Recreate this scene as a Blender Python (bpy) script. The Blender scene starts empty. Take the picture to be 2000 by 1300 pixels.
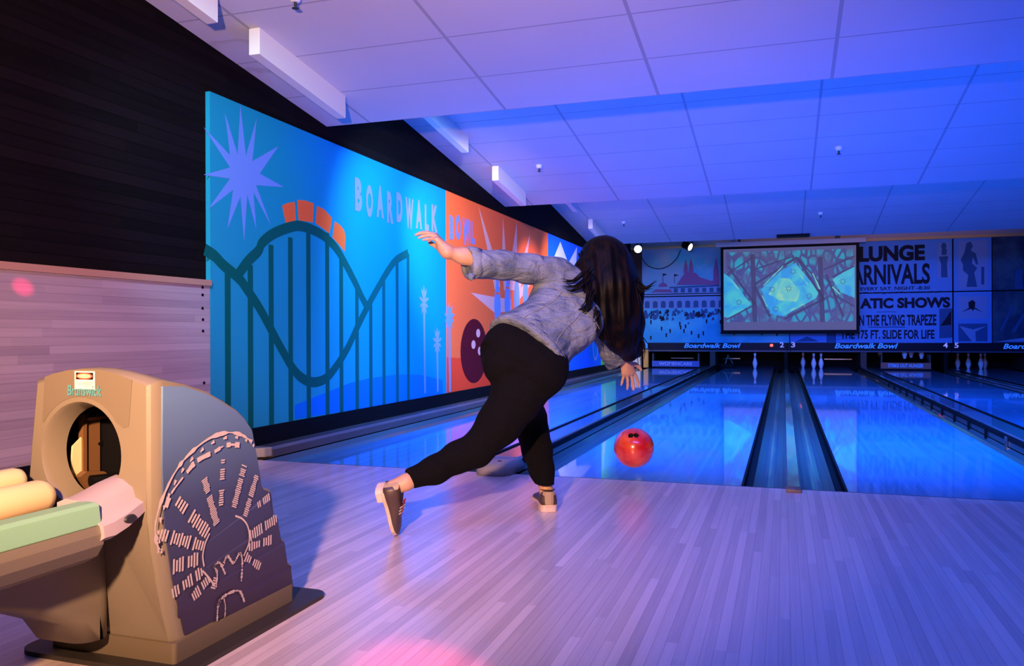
import bpy, math, random
import numpy as np
from mathutils import Vector, Matrix

random.seed(7)
S = bpy.context.scene
COL = S.collection

# ---------------------------------------------------------------- camera, world, lights
FW = Vector((-math.sin(.322), math.cos(.322), 0)); RT = Vector((math.cos(.322), math.sin(.322), 0)); UP = Vector((0, 0, 1))
cam = bpy.data.cameras.new('camera'); cam.sensor_width = 36; cam.lens = 1591 / 2000 * 36; cam.clip_start = .02
co = bpy.data.objects.new('camera', cam); COL.objects.link(co)
cr, sr = math.cos(-.0032), math.sin(-.0032)
cx, cy = cr * RT + sr * UP, -sr * RT + cr * UP
cm = Matrix((cx, cy, -FW)).transposed().to_4x4(); cm.translation = (-.046, -4.446, .81)
co.matrix_world = cm; S.camera = co

S.view_settings.view_transform = 'Standard'; S.view_settings.look = 'None'
S.view_settings.gamma = 1; S.view_settings.use_curve_mapping = False; S.view_settings.exposure = 0
W = bpy.data.worlds.new('world'); S.world = W; W.use_nodes = True
bgn = W.node_tree.nodes['Background']; bgn.inputs[0].default_value = (.0, .08, 1, 1); bgn.inputs[1].default_value = .0

def light(name, kind, loc, aim, energy, color, size=.1, size_y=None, spot=None, blend=.5):
    l = bpy.data.lights.new(name, kind); l.energy = energy; l.color = color
    if kind == 'AREA':
        l.size = size
        if size_y: l.shape = 'RECTANGLE'; l.size_y = size_y
    else:
        l.shadow_soft_size = size
    if kind == 'SPOT': l.spot_size = math.radians(spot); l.spot_blend = blend
    o = bpy.data.objects.new(name, l); COL.objects.link(o); o.location = loc
    o.rotation_euler = (Vector(aim) - Vector(loc)).to_track_quat('-Z', 'Y').to_euler()
    return o

# the photographer's flash, half a metre left of and above the camera
light('flash', 'SPOT', (-.58, -4.62, 1.27), (-2.1, -.8, 1.42), 980, (1, .54, .31), .05, spot=92, blend=1)
# blue lamps behind the ceiling steps, shining down the lanes
BLUE = (0, .135, 1)
for x, y, z, ax, ay, az, e, w in ((-.4, -3.0, 2.80, -.4, .4, 0, 58, 4), (0, 1.24, 2.54, 0, 2.9, 0, 640, 4.6), (.3, 5.52, 2.54, .3, 8.0, 0, 280, 6), (0, 10.35, 2.6, 0, 14.5, .9, 17, 6)):
    light('blue_lamp', 'AREA', (x, y, z), (ax, ay, az), e, BLUE, w, .2).data.spread = math.radians(125)
# wall-wash lamps for the mural, behind the same steps
for y, ya, z, e, a, c in ((-3.0, .9, 1.2, 520, 42, (.30, .7, 1)), (1.3, 2.4, 1.35, 230, 95, (.4, .75, 1)), (1.3, 4.6, 1.1, 750, 60, (.8, .75, .9)), (5.6, 6.6, .9, 260, 65, (1, .7, .7)), (5.6, 9.0, 1.1, 700, 50, (.9, .8, .9)), (10.4, 11.4, .9, 110, 70, (.8, .9, .8))):
    light('mural_lamp', 'SPOT', (-2.1, y, 2.52 if y > 0 else 2.74), (-3.4, ya, z), e, c, .05, spot=a, blend=.8)
light('warm_fill', 'SPOT', (-2.7, 10.4, 2.72), (-3.27, 14.45, .22), 160, (1, .72, .36), .03, spot=7, blend=.5)  # narrow unseen spot, added for the warm light on the cream block
light('warm_fill', 'SPOT', (1.5, 10.4, 2.66), (1.5, 14.5, 2.95), 70, (1, .55, .2), .03, spot=85, blend=.6)  # unseen spot, added to brighten the tan beam
light('white_fill', 'SPOT', (-2.4, 10.4, 2.72), (-2.35, 14.5, 1.75), 75, (1, .85, .75), .03, spot=30, blend=.6)  # unseen spot, added to light the pavilion panels in place of the beam lamps
# small party lamps
light('pink_lamp', 'SPOT', (1.6, -5.2, 2.5), (-.834,-2.727,0.001), 1500, (1, .03, .10), .02, spot=5.5, blend=.9)
light('pink_lamp', 'SPOT', (0.6, -5.6, 2.2), (-3.489,-1.483,1.001), 3500, (1, .0, .15), .005, spot=.9, blend=.9)

# ---------------------------------------------------------------- materials
MATS = {}
def mat(name, col, rough=.5, metal=0, coat=0, emit=None, estr=1, noise=None, bump=0, bscale=60, spec=.5):
    """noise = (scale, second colour): mottling between two colours"""
    if name in MATS: return MATS[name]
    m = bpy.data.materials.new(name); m.use_nodes = True; nt = m.node_tree; b = nt.nodes['Principled BSDF']
    b.inputs['Base Color'].default_value = (*col, 1); b.inputs['Roughness'].default_value = rough
    b.inputs['Metallic'].default_value = metal; b.inputs['Coat Weight'].default_value = coat; b.inputs['Coat Roughness'].default_value = .04
    if emit: b.inputs['Emission Color'].default_value = (*emit, 1); b.inputs['Emission Strength'].default_value = estr
    b.inputs['Specular IOR Level'].default_value = .12 if name.startswith(('mural', 'print', 'black', 'board')) else spec
    tc = nt.nodes.new('ShaderNodeTexCoord')
    if noise:
        n = nt.nodes.new('ShaderNodeTexNoise'); n.inputs['Scale'].default_value = noise[0]; n.inputs['Detail'].default_value = 5
        nt.links.new(tc.outputs['Object'], n.inputs['Vector'])
        r = nt.nodes.new('ShaderNodeValToRGB'); r.color_ramp.elements[0].color = (*col, 1); r.color_ramp.elements[1].color = (*noise[1], 1)
        r.color_ramp.elements[0].position = .38; r.color_ramp.elements[1].position = .64
        nt.links.new(n.outputs['Fac'], r.inputs[0]); nt.links.new(r.outputs[0], b.inputs['Base Color'])
    if bump:
        n2 = nt.nodes.new('ShaderNodeTexNoise'); n2.inputs['Scale'].default_value = bscale; n2.inputs['Detail'].default_value = 4
        nt.links.new(tc.outputs['Object'], n2.inputs['Vector'])
        bp = nt.nodes.new('ShaderNodeBump'); bp.inputs['Strength'].default_value = bump; bp.inputs['Distance'].default_value = .01
        nt.links.new(n2.outputs['Fac'], bp.inputs['Height']); nt.links.new(bp.outputs[0], b.inputs['Normal'])
    MATS[name] = m; return m

def N(nt, kind, **kw):
    n = nt.nodes.new(kind)
    for k, v in kw.items():
        if k == 'op': n.operation = v
        elif isinstance(k, str) and k[0] == 'i' and k[1:].isdigit(): n.inputs[int(k[1:])].default_value = v
    return n

def wood(name, across, along, bw, ca, cb, rough, coat=0, crough=.05, seg=1.1, gap=.35, spec=.5):
    """boards: width bw across one axis, running along another (0 x, 1 y, 2 z)"""
    m = bpy.data.materials.new(name); m.use_nodes = True; nt = m.node_tree; L = nt.links.new; b = nt.nodes['Principled BSDF']
    tc = N(nt, 'ShaderNodeTexCoord'); sp = N(nt, 'ShaderNodeSeparateXYZ'); L(tc.outputs['Object'], sp.inputs[0])
    A = sp.outputs[across]; B = sp.outputs[along]
    d = N(nt, 'ShaderNodeMath', op='DIVIDE', i1=bw); L(A, d.inputs[0])
    fl = N(nt, 'ShaderNodeMath', op='FLOOR'); L(d.outputs[0], fl.inputs[0])
    fr = N(nt, 'ShaderNodeMath', op='FRACT'); L(d.outputs[0], fr.inputs[0])
    w1 = N(nt, 'ShaderNodeTexWhiteNoise'); w1.noise_dimensions = '1D'; L(fl.outputs[0], w1.inputs['W'])
    sh = N(nt, 'ShaderNodeMath', op='MULTIPLY_ADD', i1=7.3); L(w1.outputs['Value'], sh.inputs[0])
    d2 = N(nt, 'ShaderNodeMath', op='DIVIDE', i1=seg); L(B, d2.inputs[0]); L(d2.outputs[0], sh.inputs[2])
    f2 = N(nt, 'ShaderNodeMath', op='FLOOR'); L(sh.outputs[0], f2.inputs[0])
    cb_ = N(nt, 'ShaderNodeCombineXYZ'); L(fl.outputs[0], cb_.inputs[0]); L(f2.outputs[0], cb_.inputs[1])
    w2 = N(nt, 'ShaderNodeTexWhiteNoise'); w2.noise_dimensions = '2D'; L(cb_.outputs[0], w2.inputs['Vector'])
    # long grain
    mp = N(nt, 'ShaderNodeCombineXYZ')
    ga = N(nt, 'ShaderNodeMath', op='MULTIPLY', i1=90.); L(A, ga.inputs[0]); gb = N(nt, 'ShaderNodeMath', op='MULTIPLY', i1=2.2); L(B, gb.inputs[0])
    L(ga.outputs[0], mp.inputs[0]); L(gb.outputs[0], mp.inputs[1]); L(w2.outputs['Value'], mp.inputs[2])
    nz = N(nt, 'ShaderNodeTexNoise'); nz.inputs['Scale'].default_value = 1; nz.inputs['Detail'].default_value = 3; L(mp.outputs[0], nz.inputs['Vector'])
    mx = N(nt, 'ShaderNodeMath', op='MULTIPLY_ADD', i1=.55); L(w2.outputs['Value'], mx.inputs[0])
    hf = N(nt, 'ShaderNodeMath', op='MULTIPLY', i1=.6); L(nz.outputs['Fac'], hf.inputs[0]); L(hf.outputs[0], mx.inputs[2])
    rp = N(nt, 'ShaderNodeValToRGB'); rp.color_ramp.elements[0].color = (*ca, 1); rp.color_ramp.elements[1].color = (*cb, 1)
    rp.color_ramp.elements[0].position = .15; rp.color_ramp.elements[1].position = .85; L(mx.outputs[0], rp.inputs[0])
    # dark joints
    ab = N(nt, 'ShaderNodeMath', op='SUBTRACT', i1=.5); L(fr.outputs[0], ab.inputs[0]); a2 = N(nt, 'ShaderNodeMath', op='ABSOLUTE'); L(ab.outputs[0], a2.inputs[0])
    gt = N(nt, 'ShaderNodeMath', op='GREATER_THAN', i1=.46); L(a2.outputs[0], gt.inputs[0])
    gm = N(nt, 'ShaderNodeMath', op='MULTIPLY', i1=gap); L(gt.outputs[0], gm.inputs[0])
    mi = N(nt, 'ShaderNodeMixRGB'); mi.inputs[2].default_value = (*[c * .35 for c in ca], 1); L(gm.outputs[0], mi.inputs[0]); L(rp.outputs[0], mi.inputs[1])
    L(mi.outputs[0], b.inputs['Base Color']); b.inputs['Roughness'].default_value = rough
    b.inputs['Coat Weight'].default_value = coat; b.inputs['Coat Roughness'].default_value = crough
    b.inputs['Specular IOR Level'].default_value = spec
    MATS[name] = m; return m

def tile_mat():
    m = bpy.data.materials.new('ceiling_tile'); m.use_nodes = True; nt = m.node_tree; L = nt.links.new; b = nt.nodes['Principled BSDF']
    uv = N(nt, 'ShaderNodeTexCoord'); sp = N(nt, 'ShaderNodeSeparateXYZ'); L(uv.outputs['UV'], sp.inputs[0])
    outs = []
    for i, (per, wd) in enumerate(((1.1, .011), (.55, .006))):
        d = N(nt, 'ShaderNodeMath', op='DIVIDE', i1=per); L(sp.outputs[i], d.inputs[0])
        f = N(nt, 'ShaderNodeMath', op='FRACT'); L(d.outputs[0], f.inputs[0])
        s = N(nt, 'ShaderNodeMath', op='SUBTRACT', i1=.5); L(f.outputs[0], s.inputs[0]); a = N(nt, 'ShaderNodeMath', op='ABSOLUTE'); L(s.outputs[0], a.inputs[0])
        g = N(nt, 'ShaderNodeMath', op='GREATER_THAN', i1=.5 - wd / per); L(a.outputs[0], g.inputs[0]); outs.append(g)
    mx = N(nt, 'ShaderNodeMath', op='MAXIMUM'); L(outs[0].outputs[0], mx.inputs[0]); L(outs[1].outputs[0], mx.inputs[1])
    nz = N(nt, 'ShaderNodeTexNoise'); nz.inputs['Scale'].default_value = 1.3; L(uv.outputs['Object'], nz.inputs['Vector'])
    c0 = N(nt, 'ShaderNodeMixRGB', i1=(.56, .54, .56, 1), i2=(.66, .64, .64, 1)); L(nz.outputs['Fac'], c0.inputs[0])
    # an old water stain near the wall
    ds = N(nt, 'ShaderNodeVectorMath', op='DISTANCE'); L(uv.outputs['Object'], ds.inputs[0]); ds.inputs[1].default_value = (-3.3, -.05, 2.57)
    n3 = N(nt, 'ShaderNodeTexNoise'); n3.inputs['Scale'].default_value = 6; L(uv.outputs['Object'], n3.inputs['Vector'])
    ad = N(nt, 'ShaderNodeMath', op='MULTIPLY_ADD', i1=.22); L(n3.outputs['Fac'], ad.inputs[0]); L(ds.outputs['Value'], ad.inputs[2])
    st = N(nt, 'ShaderNodeValToRGB'); e = st.color_ramp.elements
    e[0].position = .26; e[0].color = (.04, .04, .04, 1); e[1].position = .36; e[1].color = (0, 0, 0, 1); q = st.color_ramp.elements.new(.325); q.color = (.5, .5, .5, 1)
    L(ad.outputs[0], st.inputs[0])
    c1 = N(nt, 'ShaderNodeMixRGB', i2=(.38, .33, .28, 1)); L(st.outputs[0], c1.inputs[0]); L(c0.outputs[0], c1.inputs[1])
    c2 = N(nt, 'ShaderNodeMixRGB', i2=(.38, .37, .40, 1)); L(mx.outputs[0], c2.inputs[0]); L(c1.outputs[0], c2.inputs[1])
    L(c2.outputs[0], b.inputs['Base Color']); b.inputs['Roughness'].default_value = .85
    n4 = N(nt, 'ShaderNodeTexNoise'); n4.inputs['Scale'].default_value = 120; L(uv.outputs['Object'], n4.inputs['Vector'])
    bp = N(nt, 'ShaderNodeBump'); bp.inputs['Strength'].default_value = .25; bp.inputs['Distance'].default_value = .004
    L(n4.outputs['Fac'], bp.inputs['Height']); L(bp.outputs[0], b.inputs['Normal'])
    return m

M_APPROACH = wood('approach_maple', 0, 1, .031, (.50, .39, .40), (.80, .65, .64), .38, .5, .18, 1.3)
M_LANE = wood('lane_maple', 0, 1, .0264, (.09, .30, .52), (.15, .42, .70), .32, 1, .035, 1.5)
M_WALLWOOD = wood('wall_maple', 2, 1, .042, (.28, .20, .225), (.44, .33, .34), .5, 0, .1, 1.4, .3)
M_DARKPLANK = wood('dark_plank', 2, 1, .06, (.0015, .001, .001), (.007, .004, .005), .8, 0, .1, 1.2, .8, .08)
M_TILE = tile_mat()
black = mat('black_paint', (.003, .003, .004), .6)
dark = mat('dark_grey', (.02, .02, .024), .5)
gutterm = mat('gutter_plastic', (.035, .075, .075), .3, 0, .35)
humpm = mat('divider_cap', (.13, .115, .12), .25, 0, .8)
oldwood = mat('worn_wood', (.30, .18, .10), .5, 0, 0, noise=(14, (.12, .08, .06)))
tan = mat('tan_beam', (.85, .48, .16), .5)
steel = mat('steel', (.6, .58, .5), .3, 1)
white = mat('white_plastic', (.82, .82, .82), .35)
cream = mat('cream_wall', (.85, .74, .50), .6)

# ---------------------------------------------------------------- mesh helpers
class MB:
    def __init__(s): s.v = []; s.f = []; s.mi = []; s.m = []; s.uv = None
    def mid(s, m):
        if m not in s.m: s.m.append(m)
        return s.m.index(m)
    def add(s, vs, fs, m):
        k = len(s.v); i = s.mid(m); s.v += [tuple(a) for a in vs]; s.f += [tuple(k + j for j in f) for f in fs]; s.mi += [i] * len(fs); return s
    def box(s, x0, x1, y0, y1, z0, z1, m):
        return s.add([(x0, y0, z0), (x1, y0, z0), (x1, y1, z0), (x0, y1, z0), (x0, y0, z1), (x1, y0, z1), (x1, y1, z1), (x0, y1, z1)],
                     [(0, 3, 2, 1), (4, 5, 6, 7), (0, 1, 5, 4), (1, 2, 6, 5), (2, 3, 7, 6), (3, 0, 4, 7)], m)
    def poly(s, pts, m): return s.add(pts, [tuple(range(len(pts)))], m)
    def prism(s, pts, off, m, cap=True):
        """closed outline pts swept by the vector off"""
        n = len(pts); o = Vector(off); q = [Vector(p) for p in pts]
        fs = [(i, (i + 1) % n, n + (i + 1) % n, n + i) for i in range(n)]
        if cap: fs += [tuple(range(n))[::-1], tuple(range(n, 2 * n))]
        return s.add(q + [p + o for p in q], fs, m)
    def loft(s, rings, m, caps=True, close=True):
        n = len(rings[0]); vs = [p for r in rings for p in r]; fs = []
        for k in range(len(rings) - 1):
            for i in range(n if close else n - 1):
                fs.append((k * n + i, k * n + (i + 1) % n, (k + 1) * n + (i + 1) % n, (k + 1) * n + i))
        if caps: fs += [tuple(range(n))[::-1], tuple(range((len(rings) - 1) * n, len(rings) * n))]
        return s.add(vs, fs, m)
    def tube(s, pts, rad, m, n=8):
        P = [Vector(p) for p in pts]; R = rad if isinstance(rad, (list, tuple)) else [rad] * len(P); rings = []; ref = None
        for i, p in enumerate(P):
            t = (P[min(i + 1, len(P) - 1)] - P[max(i - 1, 0)]).normalized()
            if ref is None: ref = t.orthogonal().normalized()
            a = (ref - t * ref.dot(t)).normalized(); ref = a; b = t.cross(a)
            rings.append([p + (a * math.cos(2 * math.pi * k / n) + b * math.sin(2 * math.pi * k / n)) * R[i] for k in range(n)])
        return s.loft(rings, m)
    def lathe(s, prof, c, m, n=20):
        rings = [[(c[0] + r * math.cos(2 * math.pi * k / n), c[1] + r * math.sin(2 * math.pi * k / n), c[2] + z) for k in range(n)] for r, z in prof]
        return s.loft(rings, m)

def link(name, me, parent=None, smooth=False, label=None, cat=None, group=None, kind=None):
    o = bpy.data.objects.new(name, me); COL.objects.link(o)
    if me is not None and smooth:
        me.polygons.foreach_set('use_smooth', [True] * len(me.polygons))
    if parent is not None:
        o.parent = parent
        if parent.parent is None: o.location = -parent.location
    for k, v in (('label', label), ('category', cat), ('group', group), ('kind', kind)):
        if v: o[k] = v
    return o
def make(name, mb, parent=None, smooth=False, bevel=0, **kw):
    me = bpy.data.meshes.new(name); me.from_pydata(mb.v, [], mb.f); me.validate()
    for m in mb.m: me.materials.append(m)
    if len(me.polygons) == len(mb.mi): me.polygons.foreach_set('material_index', mb.mi)
    me.update(); o = link(name, me, parent, smooth, **kw)
    if bevel:
        b = o.modifiers.new('bevel', 'BEVEL'); b.width = bevel; b.segments = 3; b.limit_method = 'ANGLE'; b.angle_limit = math.radians(40)
    return o
def thing(name, loc, label, cat, group=None):
    o = link(name, None, label=label, cat=cat, group=group); o.location = loc; o.empty_display_size = .1; return o

def print_text(mb, txt, m, fn, org, w, h, bold=0, shear=0, space=1):
    """letters printed on a surface: fitted into a w x h box whose lower left corner is org; fn maps (a, b) to 3D"""
    cu = bpy.data.curves.new('lettering', 'FONT'); cu.body = txt; cu.offset = bold; cu.shear = shear; cu.space_character = space; cu.resolution_u = 4
    tmp = bpy.data.objects.new('lettering', cu); COL.objects.link(tmp); bpy.context.view_layer.update()
    me = bpy.data.meshes.new_from_object(tmp.evaluated_get(bpy.context.evaluated_depsgraph_get())); bpy.data.objects.remove(tmp); bpy.data.curves.remove(cu)
    xs = [v.co.x for v in me.vertices]; ys = [v.co.y for v in me.vertices]; x0, x1, y0, y1 = min(xs), max(xs), min(ys), max(ys)
    vs = [fn(org[0] + (v.co.x - x0) / (x1 - x0) * w, org[1] + (v.co.y - y0) / (y1 - y0) * h) for v in me.vertices]
    mb.add(vs, [tuple(p.vertices) for p in me.polygons], m); bpy.data.meshes.remove(me)

def stroke(pts, w):
    """a ribbon of width w (number or list) round a 2D polyline, as one closed outline"""
    P = [Vector(p) for p in pts]; n = len(P); Ws = w if isinstance(w, list) else [w] * n; a, b = [], []
    for i in range(n):
        t = (P[min(i + 1, n - 1)] - P[max(i - 1, 0)]).normalized(); q = Vector((-t.y, t.x)) * Ws[i] / 2
        a.append(tuple(P[i] + q)); b.append(tuple(P[i] - q))
    return a + b[::-1]
def ribbon(mb, pts, w, fn, m):
    o = stroke(pts, w); n = len(pts)
    for i in range(n - 1):
        mb.poly([fn(*o[i]), fn(*o[i + 1]), fn(*o[2 * n - 2 - i]), fn(*o[2 * n - 1 - i])], m)
def smooth_line(pts, k=5):
    """Catmull-Rom through 2D or 3D points"""
    P = [np.array(p, float) for p in pts]; P = [2 * P[0] - P[1]] + P + [2 * P[-1] - P[-2]]; out = []
    for i in range(1, len(P) - 2):
        for j in range(k):
            t = j / k; a, b, c, d = P[i - 1:i + 3]
            out.append(tuple(.5 * (2 * b + (c - a) * t + (2 * a - 5 * b + 4 * c - d) * t * t + (3 * b - a - 3 * c + d) * t ** 3)))
    return out + [tuple(P[-2])]
def disc(c, rx, ry, n=28): return [(c[0] + rx * math.cos(2 * math.pi * k / n), c[1] + ry * math.sin(2 * math.pi * k / n)) for k in range(n)]

# ---------------------------------------------------------------- the room
XL, XR, YB, YE = -3.424, 6.6, -7.0, 16.0
make('floor', MB().box(XL, XR, YB, 0, -.12, 0, M_APPROACH), kind='structure')
make('trim_1', MB().box(-2.95, XR, -.004, .004, -.02, .0006, dark), kind='structure')        # the foul line
make('wall_left', MB().box(XL - .1, XL, YB, YE, -.12, 3.4, M_DARKPLANK), kind='structure')
make('wall_right', MB().box(XR, XR + .1, YB, YE, -.12, 3.4, dark), kind='structure')
make('wall_back', MB().box(XL - .1, XR + .1, YE, YE + .1, -.12, 3.4, black), kind='structure')
make('wall_front', MB().box(XL - .1, XR + .1, YB - .1, YB, -.12, 3.4, dark), kind='structure')

# the ceiling falls towards the pins and steps up again, like saw teeth
cb = MB(); uvs = []
ZE, SL = 2.424, .132; edges = [-7.0, -3.155, 1.13, 5.415, 10.24]; zprev = None
for a, b in zip(edges, edges[1:]):
    za = ZE + SL * (b - a)
    if zprev is not None:
        cb.poly([(XL, a, zprev), (XL, a, za), (XR, a, za), (XR, a, zprev)], M_TILE); uvs += [(.3, .3), (.3, .4), (.35, .4), (.35, .3)]
    cb.poly([(XL, a, za), (XL, b, ZE), (XR, b, ZE), (XR, a, za)], M_TILE)
    uvs += [(XL + 1.95, b - a), (XL + 1.95, 0), (XR + 1.95, 0), (XR + 1.95, b - a)]; zprev = ZE
cb.poly([(XL, 10.24, ZE), (XL, 10.24, 3.06), (XR, 10.24, 3.06), (XR, 10.24, ZE)], M_TILE); uvs += [(.3, .3), (.3, .4), (.35, .4), (.35, .3)]
cb.poly([(XL, 10.24, 3.06), (XL, YE, 2.98), (XR, YE, 2.98), (XR, 10.24, 3.06)], M_TILE); uvs += [(XL, 0), (XL, 5.8), (XR, 5.8), (XR, 0)]
ceil = make('ceiling', cb, kind='structure'); ul = ceil.data.uv_layers.new(name='UVMap')
for i, p in enumerate(uvs): ul.data[i].uv = p
def ceil_z(y):
    for b in edges[1:]:
        if y <= b: return ZE + SL * (b - y)
    return 3.0

# left wall: lane boards, rail and skirting
wp = make('trim_2', MB().box(XL, -3.39, YB, -.285, .2, 1.105, M_WALLWOOD), kind='structure')
for y, z in ((-.336,1.093), (-.336,1.047), (-.337,0.966), (-.333,0.897), (-.333,0.828), (-.325,0.513)):
    make('screw', MB().tube([(-3.392, y - .018, z), (-3.386, y - .018, z)], .009, black, 10), wp)
make('trim_3', MB().box(XL, -3.375, YB, -.285, 1.105, 1.14, mat('rail_wood', (.42, .22, .14), .6)), kind='structure')
bbm = MB(); bbm.box(XL, -3.375, YB, -.285, 0, .2, black); bbm.box(XL, -3.375, -.285, 14.5, .06, .185, black)
make('baseboard_left', bbm, kind='structure')

# ---------------------------------------------------------------- the mural
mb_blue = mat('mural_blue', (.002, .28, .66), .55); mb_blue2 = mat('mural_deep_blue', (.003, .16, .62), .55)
mb_teal = mat('mural_track', (.002, .10, .085), .55); mb_lav = mat('mural_lavender', (.16, .28, .68), .55); mb_let = mat('mural_letter', (.20, .23, .90), .55)
mb_or = mat('mural_orange', (.95, .14, .03), .55); mb_or2 = mat('mural_coral', (.90, .06, .015), .55); mb_pk = mat('mural_pale', (.78, .38, .30), .55)
mb_mar = mat('mural_maroon', (.10, .004, .008), .55); mb_gr = mat('mural_green', (.12, .75, .10), .55); mb_tq = mat('mural_teal_paint', (.01, .30, .34), .55)
def wallpt(layer): return lambda y, z: (-3.39 + .0007 * layer, y, z)
def clipx(pts, lo, hi): return [(min(max(p[0], lo), hi), p[1]) for p in pts]
PAN = (-.28, 3.41, 7.295, 11.0, 12.45); MZ0, MZ1 = .185, 2.302
def wp_poly(mb, pts, m, layer):
    mb.poly([wallpt(layer)(*p) for p in pts], m)
def palm(mb, top, base, wid, hgt, m, layer):
    """a palm: thin trunk and a crown of pointed leaves round the point top"""
    f = wallpt(layer); w2 = wid * .10
    mb.poly([f(top[0] - w2, top[1]), f(base[0] - w2 * .8, base[1]), f(base[0] + w2 * .8, base[1]), f(top[0] + w2, top[1])], m)
    leaf = [(0, .62), (.28, .5), (.5, .12), (.42, -.25), (.26, -.5), (-.26, -.5), (-.42, -.25), (-.5, .12), (-.28, .5)]
    for i, (a, b) in enumerate(leaf):
        f = wallpt(layer + .12 * (i + 1))
        n = Vector((-b * hgt, a * wid)).normalized() * wid * .085; mid = (top[0] + a * wid * .55, top[1] + b * hgt * .62)
        q = [(top[0], top[1] - .02), (mid[0] + n.x, mid[1] + n.y), (top[0] + a * wid, top[1] + b * hgt), (mid[0] - n.x, mid[1] - n.y)]
        mb.poly([f(*p) for p in q], m)
    f = wallpt(layer + 1.3); mb.poly([f(*p) for p in disc((top[0], top[1]), wid * .16, hgt * .2, 12)], m)
def letters(mb, spec, m, bold):
    for ch, (y0, z0), (y1, z1) in spec: print_text(mb, ch, m, wallpt(4), (y0, z0), y1 - y0, z1 - z0, bold)

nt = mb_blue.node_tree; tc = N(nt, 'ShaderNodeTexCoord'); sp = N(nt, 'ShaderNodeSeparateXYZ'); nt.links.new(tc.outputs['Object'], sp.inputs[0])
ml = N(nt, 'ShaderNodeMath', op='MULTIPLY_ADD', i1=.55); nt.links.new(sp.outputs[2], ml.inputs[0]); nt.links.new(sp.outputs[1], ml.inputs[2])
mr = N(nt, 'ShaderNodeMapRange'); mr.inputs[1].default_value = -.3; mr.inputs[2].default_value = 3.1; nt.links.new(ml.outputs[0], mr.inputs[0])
rp = N(nt, 'ShaderNodeValToRGB'); e = rp.color_ramp.elements; e[0].color = (.02, .27, .42, 1); e[1].color = (.002, .25, .68, 1); e[1].position = .86; q = e.new(.55); q.color = (.008, .29, .40, 1)  # teal towards the near end: soft tint of light put into the blue
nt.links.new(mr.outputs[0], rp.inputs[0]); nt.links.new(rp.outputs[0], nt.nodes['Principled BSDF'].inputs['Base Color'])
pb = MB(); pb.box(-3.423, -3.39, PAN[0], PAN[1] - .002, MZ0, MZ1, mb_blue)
f2, f3, f4 = wallpt(1), wallpt(2), wallpt(3)
wp_poly(pb, clipx([(0.624,0.296), (1.05,0.357), (1.411,0.408), (1.728,0.429), (2.263,0.437), (2.772,0.407), (3.31,0.328), (3.308,0.149), (2.423,0.158), (1.285,0.189), (0.623,0.194)], 0, PAN[1] - .003), mb_blue2, .5)
burst = [(0.016,2.299), (0.072,1.978), (0.189,2.256), (0.141,1.957), (0.438,2.121), (0.22,1.888), (0.5,1.844), (0.179,1.803), (0.346,1.554), (0.151,1.751), (0.18,1.51), (0.085,1.726), (0.05,1.412), (0.013,1.699), (-.119,1.473), (-.061,1.731), (-.302,1.574), (-.091,1.798), (-.341,1.777), (-.09,1.87), (-.34,2.068), (-.09,1.949), (-.14,2.209), (-.014,1.969)]
wp_poly(pb, burst, mb_lav, 1)
t1 = smooth_line([(-.333,1.325), (-.244,1.294), (-.154,1.24), (-.006,1.17), (0.083,1.098), (0.218,0.977), (0.36,0.818), (0.471,0.696), (0.606,0.558), (0.726,0.483), (0.874,0.446), (1.051,0.468), (1.215,0.563), (1.387,0.703), (1.542,0.869), (1.705,1.031), (1.874,1.185), (2.083,1.364), (2.254,1.477), (2.501,1.564)])
t2 = smooth_line([(-.022,1.184), (0.084,1.284), (0.203,1.368), (0.241,1.424), (0.367,1.499), (0.549,1.564), (0.688,1.594), (0.853,1.588), (1.026,1.556), (1.188,1.49), (1.317,1.395), (1.493,1.238), (1.597,1.13), (1.699,1.037)])
ribbon(pb, t1, .075, f3, mb_teal); ribbon(pb, t2, .075, f4, mb_teal)
for a, b in (((-.132,1.217), (-.105,0.328)), ((0.101,1.265), (0.125,0.213)), ((0.327,1.421), (0.36,0.21)), ((0.558,1.497), (0.592,0.208)), ((0.795,1.597), (0.819,0.215)), ((1.058,1.589), (1.081,0.208)), ((1.268,1.413), (1.29,0.212)), ((1.526,1.194), (1.536,0.216)), ((1.76,1.059), (1.774,0.212)), ((1.998,1.282), (2.014,0.213)), ((2.26,1.456), (2.277,0.216)), ((2.484,1.558), (2.511,0.217))):
    y = (a[0] + b[0]) / 2; wp_poly(pb, [(y - .028, MZ0 + .002), (y + .028, MZ0 + .002), (y + .028, a[1]), (y - .028, a[1])], mb_teal, 2.5)
for car in ([(0.477,1.711), (0.541,1.738), (0.633,1.761), (0.646,1.618), (0.523,1.583)], [(0.666,1.779), (0.762,1.791), (0.882,1.787), (0.872,1.642), (0.779,1.638), (0.681,1.634)],
            [(0.926,1.775), (1.028,1.763), (1.144,1.712), (1.107,1.586), (1.007,1.615), (0.91,1.64)], [(1.185,1.693), (1.274,1.669), (1.327,1.637), (1.351,1.595), (1.337,1.466), (1.251,1.513), (1.147,1.562)]):
    wp_poly(pb, car, mb_or, 1)
palm(pb, (2.85,1.125), (2.869,0.221), .24, .26, mb_lav, 3); palm(pb, (3.168,0.728), (3.18,0.215), .24, .24, mb_lav, 3)
letters(pb, [('B', (1.499,1.822), (1.619,2.097)), ('O', (1.686,1.798), (1.809,2.074)), ('A', (1.873,1.819), (2.008,2.101)), ('R', (2.069,1.795), (2.193,2.077)), ('D', (2.257,1.825), (2.378,2.099)), ('W', (2.443,1.79), (2.615,2.084)), ('A', (2.668,1.817), (2.809,2.101)), ('L', (2.871,1.82), (2.968,2.078)), ('K', (3.036,1.83), (3.183,2.104))], mb_let, .06)
make('mural_panel', pb, label='bright blue mural panel with a green roller coaster track and starburst', cat='mural')

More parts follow.
